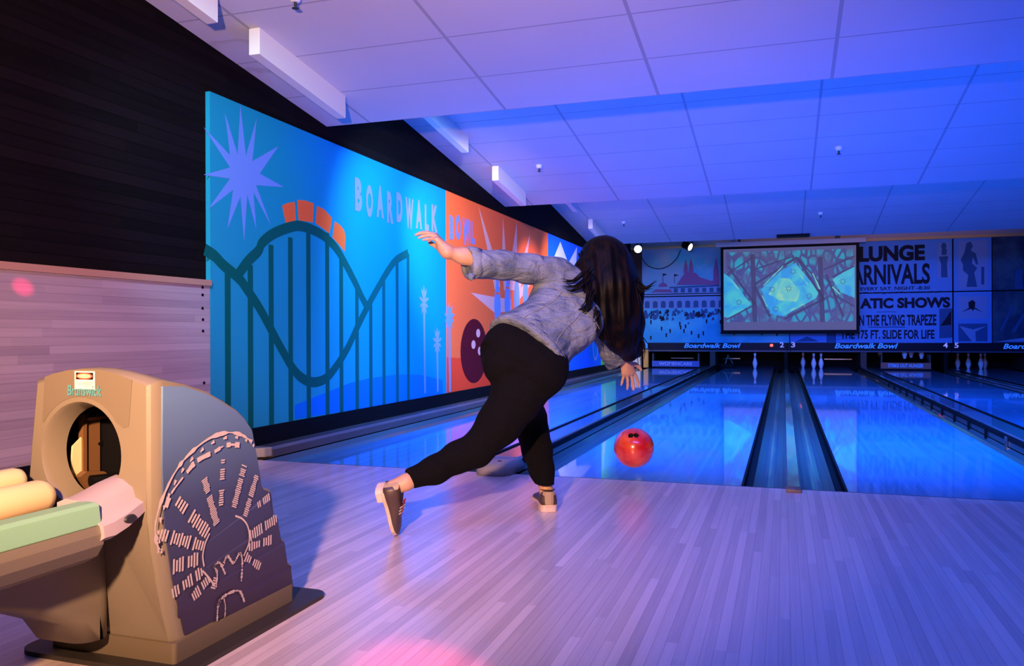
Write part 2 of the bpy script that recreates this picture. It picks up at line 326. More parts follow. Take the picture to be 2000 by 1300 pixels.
pb = MB(); Y0, Y1 = PAN[1], PAN[2]; pb.box(-3.423, -3.39, Y0, Y1 - .002, MZ0, MZ1, mb_or)
hill = [(Y0 + .002, MZ0 + .002)] + [(Y0 + .002, .56), (4.1, .52), (4.8, .53), (5.6, .62), (6.6, .60), (Y1 - .004, .52)] + [(Y1 - .004, MZ0 + .002)]
wp_poly(pb, hill, mb_or2, .5)
rays = [[(4.355,2.288), (4.825,1.821), (5.119,1.387), (4.918,1.333), (4.666,1.795)], [(5.231,2.27), (5.332,1.835), (5.471,1.36), (5.257,1.349), (5.199,1.823)], [(5.795,2.281), (5.791,1.818), (5.694,1.37), (5.471,1.36), (5.571,1.811)],
        [(6.387,2.191), (6.24,1.845), (5.927,1.382), (5.694,1.37), (6.075,1.843)], [(4.111,1.267), (4.917,1.249), (5.544,1.246), (5.542,1.082), (4.883,1.062)], [(4.471,0.633), (4.816,0.868), (5.396,1.079), (5.541,0.988), (4.913,0.802)],
        [(7.011,1.806), (6.336,1.452), (5.847,1.233), (5.77,1.326), (6.17,1.517)]]
for i, r in enumerate(rays): wp_poly(pb, r, mb_pk, 1 + .1 * i)
def pinshape(mb, y, z0, h, m, layer):
    pr = [(.0, .12), (.15, .2), (.35, .26), (.55, .2), (.7, .10), (.8, .085), (.9, .11), (.97, .08), (1, .02)]
    wp_poly(mb, [(y + w * h * .62, z0 + t * h) for t, w in pr] + [(y - w * h * .62, z0 + t * h) for t, w in pr[::-1]], m, layer)
for p in ((5.013,0.869), (5.402,0.917), (5.782,0.992), (6.165,1.047)): pinshape(pb, p[0], p[1], .78, mb_lav, 2)
for p in ((5.017,1.304), (5.407,1.391)): wp_poly(pb, [(p[0] - .055, p[1] - .02), (p[0] + .055, p[1] - .02), (p[0] + .055, p[1] + .01), (p[0] - .055, p[1] + .01)], mb_or, 2.4)
bc = (4.218,0.607); wp_poly(pb, disc(bc, .42, .365, 40), mb_mar, 2)
for p in ((4.342,0.809), (4.19,0.68), (4.393,0.603)): wp_poly(pb, disc(p, .066, .05, 16), mb_pk, 2.5)
palm(pb, (3.487,0.982), (3.501,0.193), .30, .24, mb_lav, 3)
letters(pb, [('B', (3.492,1.802), (3.618,2.056)), ('O', (3.662,1.82), (3.814,2.09)), ('W', (3.87,1.783), (4.073,2.08)), ('L', (4.11,1.82), (4.237,2.073))], mb_let, .06)
make('mural_panel', pb, label='orange mural panel with a maroon bowling ball and lavender pins', cat='mural')

pb = MB(); Y0, Y1 = PAN[2], PAN[3]; pb.box(-3.423, -3.39, Y0, Y1 - .002, MZ0, MZ1, mat('mural_royal_blue', (.01, .14, .85), .55))
pale = mat('mural_white', (.70, .72, .95), .55)
wp_poly(pb, [(8.0, 2.25)] + [(8.5, 1.95), (9.1, 2.28), (9.0, 1.75), (10.2, 1.62), (9.0, 1.45), (8.9, .95), (8.4, 1.35), (7.7, 1.2), (8.1, 1.6), (7.6, 1.95)], pale, 1)
for y, z, rx, rz in ((9.2, .62, .55, .22), (10.3, .5, .4, .2)): wp_poly(pb, disc((y, z), rx, rz), mb_blue2, 1)
for y, z, rx, rz in ((9.55, .88, .28, .13), (10.25, .86, .3, .13), (10.5, .55, .22, .26)):
    o, i = disc((y, z), rx, rz, 24), disc((y, z), rx * .8, rz * .8, 24)
    for k in range(24): wp_poly(pb, [o[k], o[(k + 1) % 24], i[(k + 1) % 24], i[k]], mb_lav, 2)
make('mural_panel', pb, label='royal blue mural panel behind the bowler, with a pale burst on it', cat='mural')
pb = MB(); pb.box(-3.423, -3.39, PAN[3], PAN[4], MZ0, MZ1, mb_gr)
wp_poly(pb, [(11.1, 1.9), (11.5, 1.2), (12.3, 1.0), (11.6, .8), (11.3, .25), (11.15, .9)], mat('mural_yellow', (.8, .75, .1), .55), 1)
make('mural_panel', pb, label='narrow bright green mural panel at the far end of the left wall', cat='mural')

# ---------------------------------------------------------------- lanes, gutters, dividers
LN = [(-2.95, -1.84, 'first lane from the left, reflecting the mural'), (-1.316, -.262, 'lane under the red ball, its far end with one pin'), (.262, 1.316, 'lane ending at three glowing pins'),
      (1.84, 2.894, 'lane closed by the brown sweep board'), (3.418, 4.47, 'lane at the right edge, past the lane closed by the brown sweep'), (4.99, 6.05, 'dark lane far to the right, second past the brown sweep')]
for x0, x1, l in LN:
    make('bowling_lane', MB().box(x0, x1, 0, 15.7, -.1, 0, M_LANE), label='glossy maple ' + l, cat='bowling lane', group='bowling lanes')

def gutter(x0, x1, parent, d=.075):
    n = 10; top = [(x0 + (x1 - x0) * i / n, -.012 - d * math.sin(math.pi * i / n) ** .7) for i in range(n + 1)]
    out = [(x0, 0, -.004)] + [(x, 0, z) for x, z in top] + [(x1, 0, -.004), (x1, 0, -.1), (x0, 0, -.1)]
    return make('gutter', MB().prism(out, (0, 14.45, 0), gutterm), parent)

def flat_divider(xc, label, wide=.262):
    t = thing('lane_divider', (xc, 0, 0), label, 'lane divider', 'dividers between the lanes')
    for s in (-1, 1):
        a, b = sorted((xc + s * .04, xc + s * .205)); gutter(a, b, t)
        a, b = sorted((xc + s * .205, xc + s * .262)); r = MB()
        r.box(a, b, 0, 14.45, -.1, -.045, black); i0 = b - .012 if s > 0 else a; r.box(i0, i0 + .012, 0, 14.45, -.045, -.002, black)
        rr = make('bumper_rail', r, t)
        make('bracket', MB().box(xc + s * .232 - .015, xc + s * .232 + .015, .05, .12, -.045, -.02, steel), rr)
    cap = MB(); prof = [(-.04, -.05), (-.04, .002), (-.03, .014), (.03, .014), (.04, .002), (.04, -.05)]
    cap.prism([(xc + x, 0, z) for x, z in prof], (0, 14.4, 0), humpm); make('cap', cap, t)
    ft = MB().box(xc - .038, xc + .038, -.1, 0, .0, .016, oldwood); make('end_block', ft, t, bevel=.006)
    return t

def hump_divider(xl, xr, h0, h1, label, brackets=True):
    xc = (h0 + h1) / 2; t = thing('lane_divider', (xc, 0, 0), label, 'lane divider', 'dividers between the lanes')
    gutter(xl, h0, t); gutter(h1, xr, t); H = .07
    prof = [(h0, -.1), (h0, .04), (h0 + .02, H - .008), (h0 + .045, H), (h1 - .045, H), (h1 - .02, H - .008), (h1, .04), (h1, -.1)]
    make('cap', MB().prism([(x, .18, z) for x, z in prof], (0, 14.25, 0), humpm), t)
    w = (h1 - h0) / 2; rings = []
    for y, s, z in ((.18, 1, 1), (.05, 1, 1), (-.02, .96, .98), (-.07, .84, .9), (-.10, .62, .75), (-.115, .3, .55)):
        rings.append([(xc + (x - xc) * s, y, max(z_, .001) * (z if z_ > .03 else 1)) for x, z_ in prof])
    ns = make('nose', MB().loft(rings, mat('nose_plastic', (.30, .26, .23), .45)), t, smooth=True)
    make('bolt', MB().lathe([(.012, H * .985), (.012, H + .003), (.005, H + .004)], (xc + .02, 0.0, 0), dark, 12), ns)
    make('edge_strip', MB().box(h0 - .004, h0 + .014, .18, 14.4, .036, .0722, black), t)
    make('edge_strip', MB().box(h1 - .014, h1 + .004, .18, 14.4, .036, .0722, black), t)
    if brackets:
        for k in range(14):
            y = .9 + k * .62
            make('bracket', MB().box(h0 - .012, h0 - .003, y, y + .05, -.03, .062, steel if k == 2 else black), t)
    return t

t = thing('lane_divider', (-3.3, 0, 0), 'long wooden ledge and gutter along the foot of the mural', 'lane divider', 'dividers between the lanes')
lw = wood('ledge_wood', 0, 1, .09, (.05, .045, .055), (.10, .088, .10), .35, .5, .1)
make('ledge', MB().prism([(x, .16, z) for x, z in ((XL + .002, -.1), (XL + .002, .062), (-3.27, .062), (-3.25, .045), (-3.25, -.1))], (0, 14.3, 0), lw), t)
make('end_block', MB().prism([(-3.42, .16, 0), (-3.255, .16, 0), (-3.27, .1, 0), (-3.33, .06, 0), (-3.42, .05, 0)], (0, 0, .064), mat('nose_plastic', (.30, .26, .23), .45)), t, bevel=.008)
gutter(-3.25, -2.95, t)
hump_divider(-1.84, -1.316, -1.742, -1.512, 'raised grey divider behind the legs of the bowler, with a rounded nose', False)
flat_divider(0, 'flat divider left of the lane with three pins, worn wooden end block')
hump_divider(1.316, 1.84, 1.46, 1.70, 'raised dark divider with black brackets, right of the lane with three pins')
flat_divider(3.156, 'flat divider in front of the numbers 4 and 5')
hump_divider(4.47, 4.99, 4.62, 4.85, 'raised divider at the far right, mostly outside the picture', False)

# ---------------------------------------------------------------- things on the ceiling
boxw = mat('box_white', (.80, .74, .66), .6)
spots = [(-1.72, 'nearest to the camera'), (-.35, 'above the left end of the blue mural'), (2.02, 'just past the first ceiling step'), (3.9, 'above the orange mural panel'), (6.5, 'just past the second ceiling step'), (8.5, 'farthest, just above the hair')]
for y, l in spots:
    m = MB(); w, L, h = .075, 1.0, .165; z = ceil_z(y) + .01; z2 = ceil_z(y + L) + .01
    if y > 5.415 or True:
        m.loft([[(-3.055, yy, zz), (-2.98, yy, zz), (-2.98, yy, zz - h), (-3.055, yy, zz - h)] for yy, zz in ((y, z), (y + L, z2))], boxw)
    make('ceiling_box', m, bevel=.004, label='narrow white box under the ceiling, ' + l, cat='ceiling box', group='white boxes along the ceiling')
for x, y, l in ((-2.54, 3.97, 'above the orange mural panel'), (.466, 4.06, 'above the projection screen, right of the middle'), (-2.57, -.6, 'at the top edge, left of the middle'), (-2.52, 8.76, 'above the head of the bowler'), (.49, 8.76, 'straight above the screen, small and far')):
    z = ceil_z(y); t = thing('sprinkler', (x, y, z), 'small pale fire sprinkler on the ceiling, ' + l, 'sprinkler', 'fire sprinklers')
    make('escutcheon', MB().lathe([(.034, .004), (.036, -.006), (.026, -.03), (.02, -.034)], (x, y, z), white, 16), t, smooth=True)
    make('stem', MB().lathe([(.008, -.03), (.008, -.06), (.004, -.062)], (x, y, z), dark, 10), t)
    make('deflector', MB().lathe([(.005, -.058), (.019, -.066), (.019, -.069), (.004, -.07)], (x, y, z), dark, 12), t)
make('ceiling_vent', MB().box((-.155,2.91)[0], (0.369,2.889)[0], 10.0, 10.2, 2.41, 2.462, black), label='narrow black slot vent under the last ceiling step above the screen', cat='vent')

# ---------------------------------------------------------------- the far end: beam, lamps, posters, screen
YM = 14.5
make('trim_4', MB().box(XL, XR, 14.42, 14.6, 2.74, 2.80, tan).box(XL, XR, 14.44, 14.6, 2.80, 3.0, mat('beam_grey', (.55, .42, .36), .6)), kind='structure')
make('trim_5', MB().box(XL, -3.17, 14.46, 14.6, .46, 2.76, mat('brown_post', (.035, .02, .012), .7)), kind='structure')
make('trim_6', MB().box(XL, -3.2, 14.4, 14.6, .0, .46, cream), kind='structure')
make('trim_7', MB().box(-3.14, -3.03, 14.47, 14.6, .0, .42, mat('amber_post', (.75, .36, .05), .5)), kind='structure')

def bpt(layer, y=YM): return lambda x, z: (x, y - .0015 * layer, z)
def bpoly(mb, pts, m, layer=1, y=YM): mb.poly([bpt(layer, y)(*p) for p in pts], m)
def board(x0, x1, z0, z1, m, y=YM): return MB().box(x0, x1, y, y + .05, z0, z1, m)
sky = mat('print_sky', (.05, .36, .62), .6, noise=(1.6, (.22, .38, .55))); roofc = mat('print_roof', (.22, .10, .26), .6); wallc = mat('print_wall', (.18, .32, .60), .6)
ink = mat('print_ink', (.010, .012, .03), .6); midb = mat('print_shade', (.03, .10, .26), .6); paper = mat('print_paper', (.10, .30, .72), .6); sea = mat('print_sea', (.05, .42, .66), .6, noise=(2.5, (.10, .55, .75)))
XA = (-3.173,1.396)[0]; ZT, ZM1, ZM0, ZB = 2.742, (-1.48,1.641)[1] + .012, (-1.48,1.641)[1] - .012, (-1.483,0.575)[1]; XB = (0.065,1.354)[0]; XC = (1.02,1.342)[0]; XD = (3.286,1.312)[0]; XE = (4.008,1.303)[0]

# sea front pavilion, upper half
pb = board(XA, XB, ZM1, ZT, sky)
def tower(x, z0, z1, w, m=roofc): bpoly(pb, [(x - w, z0), (x + w, z0), (x + w * .8, z0 + (z1 - z0) * .45), (x, z1), (x - w * .8, z0 + (z1 - z0) * .45)], m, 2)
bpoly(pb, [(-2.385,1.899), (-2.218,2.134), (-2.162,2.175), (-1.942,2.169), (-1.86,2.069), (-1.615,1.98), (-1.425,1.989), (-1.425,1.878)], roofc, 1.5)
for a, b, w in (((-2.168,2.161), (-2.167,2.499), .05), ((-2.052,2.172), (-2.051,2.509), .06), ((-1.493,1.977), (-1.491,2.519), .07), ((-2.688,1.863), (-2.688,1.976), .11)): tower(a[0], a[1], b[1], w)
bpoly(pb, [(-2.963,1.74), (-2.863,1.81), (-2.525,1.803), (-2.456,1.731)], roofc, 1.5)
bpoly(pb, [(-2.54,1.69), (-2.539,1.846), (-1.425,1.864), (-1.426,1.67)], wallc, 1.4); bpoly(pb, [(-2.539,1.826), (-2.539,1.86), (-1.425,1.886), (-1.426,1.847)], midb, 2.2)
for k in range(10):
    x = (-2.442,1.773)[0] + k * .16; bpoly(pb, [(x, ZM1 + .07), (x + .09, ZM1 + .07), (x + .09, ZM1 + .17), (x, ZM1 + .17)], midb, 2.4)
bpoly(pb, [(XA, ZM1), (XA, ZM1 + .075), (XB, ZM1 + .085), (XB, ZM1)], wallc, 1.3); bpoly(pb, [(XA, ZM1 + .03), (XA, ZM1 + .05), (XB, ZM1 + .055), (XB, ZM1 + .035)], ink, 2.4)
for a, b in (((-2.688,1.976), (-2.687,2.175)), ((-2.427,1.942), (-2.426,2.154))):
    bpoly(pb, [(a[0] - .006, a[1]), (a[0] + .006, a[1]), (a[0] + .006, b[1]), (a[0] - .006, b[1])], ink, 2); bpoly(pb, [(a[0], b[1]), (a[0] + .10, b[1] - .03), (a[0], b[1] - .06)], ink, 2.2)
pb_up = pb
make('wall_poster', pb, label='upper blue panel with a sea front pavilion and purple spires, left of the screen', cat='poster', group='printed panels above the lanes')
pb = board(XA, XB, ZB, ZM0, sea)
bpoly(pb, [(XA, ZM0), (XB, ZM0), (XB, ZM0 - .28), (XA, ZM0 - .27)], wallc, 1)
for k in range(17):
    x = XA + .12 + k * .185; w, z0, z1 = .055, ZM0 - .25, ZM0 - .13
    bpoly(pb, [(x - w, z0), (x + w, z0)] + [(x + w * math.cos(a * math.pi / 6), z1 + .04 * math.sin(a * math.pi / 6)) for a in range(7)], midb, 2)
bpoly(pb, [(XA, ZM0 - .012), (XB, ZM0 - .012), (XB, ZM0 - .03), (XA, ZM0 - .03)], paper, 2)
for k in range(150):
    x = random.uniform(XA + .03, XB - .03); z = ZM0 - .3 - abs(random.gauss(0, .12)); s = random.uniform(.02, .05)
    if z > ZB + .05: bpoly(pb, [(x - s, z - s * 1.4), (x + s, z - s), (x + s * .6, z + s), (x - s * .5, z + s * .8)], random.choice([ink, midb, midb]), 2 + k * .004)
for k in range(26):
    x = random.uniform(XA + .05, XB - .05); z = random.uniform(ZB + .06, ZM0 - .42); bpoly(pb, [(x - .015, z - .05), (x + .015, z - .05), (x + .018, z + .04), (x - .018, z + .04)], ink, 2.8)
make('wall_poster', pb, label='lower blue panel with an arcade and a crowd on a beach, left of the screen', cat='poster', group='printed panels above the lanes')
pb = board(XB + .01, XC - .01, ZB, ZM0, midb); x = XB + .02; bpoly(pb, [(x, ZB + .01), (x + .75, ZB + .01), (x + .75, ZM0 - .02), (x, ZM0 - .02)], paper, 1)
bpoly(pb, [(x + .1, ZB + .02), (x + .35, ZB + .14), (x + .6, ZB + .03)], midb, 2)
make('wall_poster', pb, label='small half hidden poster showing just below the screen, above the number 3', cat='poster', group='printed panels above the lanes')

def fit(mb, txt, a, b, bold=.03, shear=0, m=ink): print_text(mb, txt, m, bpt(2), a, b[0] - a[0], b[1] - a[1], bold, shear)
XU = XC
pb = board(XU, XD - .01, ZM1, ZT, paper)
fit(pb, 'PLUNGE', ((1.291,2.314)[0], (2.149,2.305)[1]), (2.767,2.641), .05); fit(pb, 'CARNIVALS', ((1.116,1.796)[0], (2.194,1.811)[1]), (2.86,2.246), .03)
fit(pb, 'EVERY SAT. NIGHT -8:30', (1.516,1.694), (2.858,1.767), .02); fit(pb, 'Most Thrilling and Sensational of', (1.253,1.612), (3.057,1.661), .02)
bpoly(pb, [(3.003,1.929), (3.234,1.936), (3.237,2.66), (3.005,2.656)], wallc, 1)
for q in ([(3.069,1.94), (3.191,1.937), (3.18,2.207), (3.203,2.379), (3.026,2.372), (3.07,2.211)], [(3.082,2.407), (3.17,2.404), (3.181,2.527), (3.082,2.53)]): bpoly(pb, q, midb, 2)
bpoly(pb, disc((3.122,2.59), .05, .07, 14), midb, 2)
make('wall_poster', pb, label='upper pale poster with large black capitals, right of the screen', cat='poster', group='printed panels above the lanes')
pb = board(XC, XD - .01, ZB, ZM0, paper)
fit(pb, 'ATIC SHOWS', (1.506,1.306), (3.238,1.53), .05); fit(pb, 'N THE FLYING TRAPEZE', (1.491,0.939), (2.979,1.172), .03); fit(pb, 'THE 175 FT. SLIDE FOR LIFE', (1.12,0.655), (2.944,0.851), .03)
bpoly(pb, [(3.033,0.671), (3.275,0.683), (3.276,1.296), (3.034,1.287)], midb, 1); bpoly(pb, [(3.055,0.93), (3.254,0.953), (3.254,1.248), (3.166,1.101)], ink, 2)
for a, b in (((1.836,1.227), (2.215,1.24)), ((1.673,0.9), (2.384,0.921))): bpoly(pb, [a, (b[0], a[1]), b, (a[0], b[1])], midb, 2)
make('wall_poster', pb, label='lower pale poster with four lines of black capitals, above the number 4', cat='poster', group='printed panels above the lanes')
pb = board(XD + .02, XE - .01, ZM1, ZT, paper)
a, b = (3.391,1.687), (3.926,2.682); bpoly(pb, [a, (b[0], a[1]), b, (a[0], b[1])], wallc, 1)
for q in ([(3.498,2.43), (3.542,2.636), (3.618,2.67), (3.661,2.571), (3.617,2.487), (3.714,2.41), (3.757,2.19), (3.714,2.191), (3.66,2.351), (3.638,2.218), (3.735,2.118), (3.681,2.022), (3.734,1.729), (3.539,1.733), (3.573,1.976), (3.475,2.076), (3.476,2.198), (3.432,2.298)], [(3.809,1.776), (3.863,1.774), (3.864,2.138), (3.81,2.14)]): bpoly(pb, q, ink if q[0][0] < 3.0 else midb, 2)
make('wall_poster', pb, label='upper framed photograph of a seated bather, above the number 5', cat='poster', group='printed panels above the lanes')
pb = board(XD + .02, XE - .01, ZB, ZM0, paper)
a, b = (3.39,1.075), (3.922,1.531); bpoly(pb, [a, (b[0], a[1]), b, (a[0], b[1])], wallc, 1)
bpoly(pb, [(3.429,1.209), (3.582,1.293), (3.571,1.415), (3.647,1.462), (3.701,1.413), (3.69,1.303), (3.84,1.204), (3.679,1.279), (3.657,1.231), (3.625,1.28)], ink, 2)
a, b = (3.388,0.609), (3.921,0.973); bpoly(pb, [a, (b[0], a[1]), b, (a[0], b[1])], midb, 1); bpoly(pb, [(3.407,0.928), (3.656,0.853), (3.904,0.925), (3.699,0.804), (3.709,0.609), (3.634,0.609)], wallc, 2)
make('wall_poster', pb, label='lower framed pair of diver photographs, above the number 5', cat='poster', group='printed panels above the lanes')
dpr = mat('print_dark', (.02, .05, .11), .6, noise=(3, (.05, .12, .18)))
pb = board(XE + .01, XR - .02, ZM1, ZT, dpr)
for k in range(5): bpoly(pb, [(XE + .4 + k * .33, ZM1 + .02), (XE + .55 + k * .33, ZM1 + .02), (XE + .53 + k * .33, ZM1 + .42), (XE + .42 + k * .33, ZM1 + .4)], midb, 1)
make('wall_poster', pb, label='upper dark blue panel at the right edge of the picture', cat='poster', group='printed panels above the lanes')
pb = board(XE + .01, XR - .02, ZB, ZM0, dpr); bpoly(pb, [(4.052,0.597), (4.579,0.681), (5.096,0.728), (5.095,0.598)], wallc, 1); bpoly(pb, [(4.138,0.827), (4.35,1.331), (4.392,1.306), (4.18,0.803)], midb, 1); bpoly(pb, [(4.349,0.802), (4.56,1.184), (4.601,1.136), (4.412,0.79)], midb, 1)
make('wall_poster', pb, label='lower dark panel with slanting pale lines at the right edge of the picture', cat='poster', group='printed panels above the lanes')

# projection screen
def screen_mat():
    m = bpy.data.materials.new('projected_picture'); m.use_nodes = True; nt = m.node_tree; L = nt.links.new; b = nt.nodes['Principled BSDF']
    tc = N(nt, 'ShaderNodeTexCoord'); mp = N(nt, 'ShaderNodeMapping'); L(tc.outputs['Object'], mp.inputs[0]); mp.inputs['Scale'].default_value = (2.6, 1, 1.5); mp.inputs['Rotation'].default_value = (0, .7, 0)
    vo = N(nt, 'ShaderNodeTexVoronoi'); vo.feature = 'DISTANCE_TO_EDGE'; vo.inputs['Scale'].default_value = 2.6; L(mp.outputs[0], vo.inputs['Vector'])
    r = N(nt, 'ShaderNodeValToRGB'); e = r.color_ramp.elements; e[0].position = .07; e[0].color = (.05, .055, .20, 1); e[1].position = .17; e[1].color = (.02, .30, .46, 1); L(vo.outputs['Distance'], r.inputs[0])
    nz = N(nt, 'ShaderNodeTexNoise'); nz.inputs['Scale'].default_value = 3.5; nz.inputs['Detail'].default_value = 4; L(tc.outputs['Object'], nz.inputs['Vector'])
    r2 = N(nt, 'ShaderNodeValToRGB'); e = r2.color_ramp.elements; e[0].position = .35; e[0].color = (.0, .0, .0, 1); e[1].position = .6; e[1].color = (1, 1, 1, 1); L(nz.outputs['Fac'], r2.inputs[0])
    mi = N(nt, 'ShaderNodeMixRGB', i1=(.07, .07, .2, 1)); L(r2.outputs[0], mi.inputs[0]); L(r.outputs[0], mi.inputs[2])
    L(mi.outputs[0], b.inputs['Emission Color']); b.inputs['Emission Strength'].default_value = .9; b.inputs['Base Color'].default_value = (.1, .1, .1, 1); b.inputs['Roughness'].default_value = .8
    return m
def glow_mat(name, ca, cb, sc):
    m = bpy.data.materials.new(name); m.use_nodes = True; nt = m.node_tree; L = nt.links.new; b = nt.nodes['Principled BSDF']
    tc = N(nt, 'ShaderNodeTexCoord'); nz = N(nt, 'ShaderNodeTexNoise'); nz.inputs['Scale'].default_value = sc; nz.inputs['Detail'].default_value = 4; nz.inputs['Distortion'].default_value = 1.2; L(tc.outputs['Object'], nz.inputs['Vector'])
    r = N(nt, 'ShaderNodeValToRGB'); e = r.color_ramp.elements; e[0].position = .38; e[0].color = (*ca, 1); e[1].position = .62; e[1].color = (*cb, 1); L(nz.outputs['Fac'], r.inputs[0])
    L(r.outputs[0], b.inputs['Emission Color']); b.inputs['Emission Strength'].default_value = .9; b.inputs['Base Color'].default_value = (.1, .1, .1, 1); return m
YS = 14.2
(sx0, sz0), (sx1, sz1) = (-1.372,0.795), (1.47,2.593); sz1 = 2.705
t = thing('projection_screen', ((sx0 + sx1) / 2, YS, sz0), 'large projection screen with a turquoise pattern and black border', 'projection screen')
fr = MB(); e = .06
fr.box(sx0, sx1, YS, YS + .012, sz0, sz1, black); make('border', fr, t)
sur = MB().box(sx0 + e, sx1 - e, YS - .004, YS - .001, sz0 + e, sz1 - e, mat('projector_grey', (.05, .05, .06), .8, emit=(.085, .085, .22), estr=.95))
make('picture_margin', sur, t, label='dim violet margin of the picture')
px0, px1, pz0, pz1 = sx0 + .12, sx1 - .12, sz0 + .24, sz1 - .13
pic = MB().box(px0, px1, YS - .007, YS - .005, pz0, pz1, screen_mat()); gl = glow_mat('glow_cyan', (.01, .28, .66), (.05, .50, .50), 2.4); ye = glow_mat('glow_green', (.04, .46, .50), (.25, .62, .32), 3)
dl = mat('glow_dark', (.05, .05, .06), .8, emit=(.05, .045, .13), estr=.95); sp3 = lambda l: (lambda x, z: (x, YS - .008 - .001 * l, z))
def spoly(pts, m, l): pic.poly([sp3(l)(*p) for p in pts], m)
spoly([(-.515,1.748), (-.105,2.14), (0.198,2.305), (0.472,1.939), (0.694,1.724), (0.619,1.54), (0.396,1.412), (-.057,1.151), (-.312,1.207)], gl, 0)
spoly([(-1.302,2.118), (-1.113,1.977), (-.852,1.592), (-.723,1.428), (-.905,1.295), (-1.194,1.135), (-1.305,1.15)], gl, 0); spoly([(1.382,2.23), (1.38,1.528), (1.109,1.65), (0.94,1.928)], gl, 0)
spoly([(-.361,1.637), (-.156,1.981), (0.071,1.976), (0.297,1.678), (0.221,1.467), (-.132,1.5)], ye, 1)
for c in ((0.058,1.75), (-.284,1.743), (0.147,2.12), (0.471,1.583), (-.209,1.313), (-.983,1.472), (1.147,1.884)):
    for k in range(8):
        a = k * math.pi / 4 + c[0]; spoly([(c[0] + .03 * math.cos(a), c[1] + .03 * math.sin(a)), (c[0] + .085 * math.cos(a + .25), c[1] + .085 * math.sin(a + .25)), (c[0] + .04 * math.cos(a + .5), c[1] + .04 * math.sin(a + .5))], dl, 2)
def pl(pts, w, m, l): ribbon(pic, pts, w, sp3(l), m)
for a, b, w in (((-.693,2.52), (-.646,1.036), .10), ((0.696,2.408), (0.741,1.025), .10), ((-.644,1.858), (0.224,2.423), .05), ((0.224,2.423), (0.767,1.512), .05), ((-.644,1.804), (-.337,1.154), .05), ((-.032,1.098), (0.767,1.512), .05), ((-1.217,2.279), (-.645,1.427), .05), ((-1.244,2.089), (-.694,2.453), .03), ((-.669,2.182), (0.174,2.452), .03), ((0.769,2.143), (1.377,2.412), .035), ((0.818,2.036), (1.156,1.14), .05), ((0.94,1.981), (1.377,2.204), .03), ((0.963,1.613), (1.374,1.346), .03), ((-1.274,1.081), (-.671,1.4), .03), ((0.274,2.369), (0.719,1.828), .03)): pl([a, b], w, dl, 3)
for a, b, w in (((-.463,1.827), (-.054,2.246), .022), ((0.248,2.104), (0.447,1.834), .03), ((0.547,2.07), (0.694,1.724), .022), ((-1.165,1.978), (-.982,1.757), .025), ((0.095,1.283), (0.371,1.412), .03), ((-.49,1.613), (-.388,1.369), .022), ((0.939,1.771), (1.085,1.611), .022)): pl([a, b], w, ye, 4)
make('picture', pic, t)
(hx0, hz0), (hx1, hz1) = (-1.476,2.665), (1.61,2.706)
make('roller_case', MB().box(hx0, hx1, YS - .03, YS + .06, 2.70, 2.80, mat('case_grey', (.55, .52, .55), .5)), t, bevel=.01)
for x in (sx0 + .4, sx1 - .4): make('bracket', MB().box(x - .03, x + .03, YS - .02, YS + .04, 2.80, 2.998, dark), t)
make('bottom_bar', MB().box(sx0 - .01, sx1 + .01, YS - .012, YS + .02, sz0 - .02, sz0 + .015, black), t)
make('pull_cord', MB().tube([((0.072,0.769)[0], YS, sz0 - .02), ((0.081,0.347)[0], YS, .36)], .006, dark, 6), t)

# lamps on the beam
def spotlamp(c, d, label, power):
    c, d = Vector(c), Vector(d).normalized(); t = thing('spot_lamp', c, label, 'spot lamp'); q = d.orthogonal().normalized(); r = d.cross(q)
    def ring(s, rad): return [c + d * s + (q * math.cos(k * math.pi / 10) + r * math.sin(k * math.pi / 10)) * rad for k in range(20)]
    make('housing', MB().loft([ring(-.17, .05), ring(-.16, .075), ring(-.02, .082), ring(.05, .10), ring(.05, .088), ring(.0, .085)], black), t, smooth=False)
    make('lens', MB().loft([ring(.015, .084), ring(.03, .08), ring(.038, .04)], mat('lamp_glow', (.9, .9, .9), .3, emit=(1, .97, .9), estr=power)), t)
    y = MB(); y.tube([c + q * .10, c + q * .11 + Vector((0, 0, .08)), c + Vector((0, 0, .15)), c - q * .11 + Vector((0, 0, .08)), c - q * .10], .012, black, 6)
    y.tube([c + Vector((0, 0, .14)), c + Vector((0, 0, 2.93 - c.z - .05))], .014, black, 6); make('yoke', y, t)
    make('clamp', MB().box(c.x - .14, c.x + .14, c.y - .04, c.y + .04, 2.86, 2.92, black), t)
    return t
a = (-3.277,2.735); spotlamp((a[0] * .975, 14.1, a[1] - .02), (.15, -1, -.18), 'lit white spot lamp beside the head of the bowler, facing the room', 6)
a = (-2.103,2.728); spotlamp((a[0] * .975, 14.1, a[1]), (.8, -.45, -.38), 'black spot lamp turned to the right, above the pavilion panel', 6)
make('hanging_cable', MB().tube(smooth_line([(x, 14.44, z) for x, z in ((-3.182,2.564), (-3.039,2.37), (-2.803,2.28), (-2.568,2.332), (-2.37,2.503), (-2.276,2.699))], 4), .008, black, 6), label='thin black cable drooping across the pavilion panel', cat='cable')

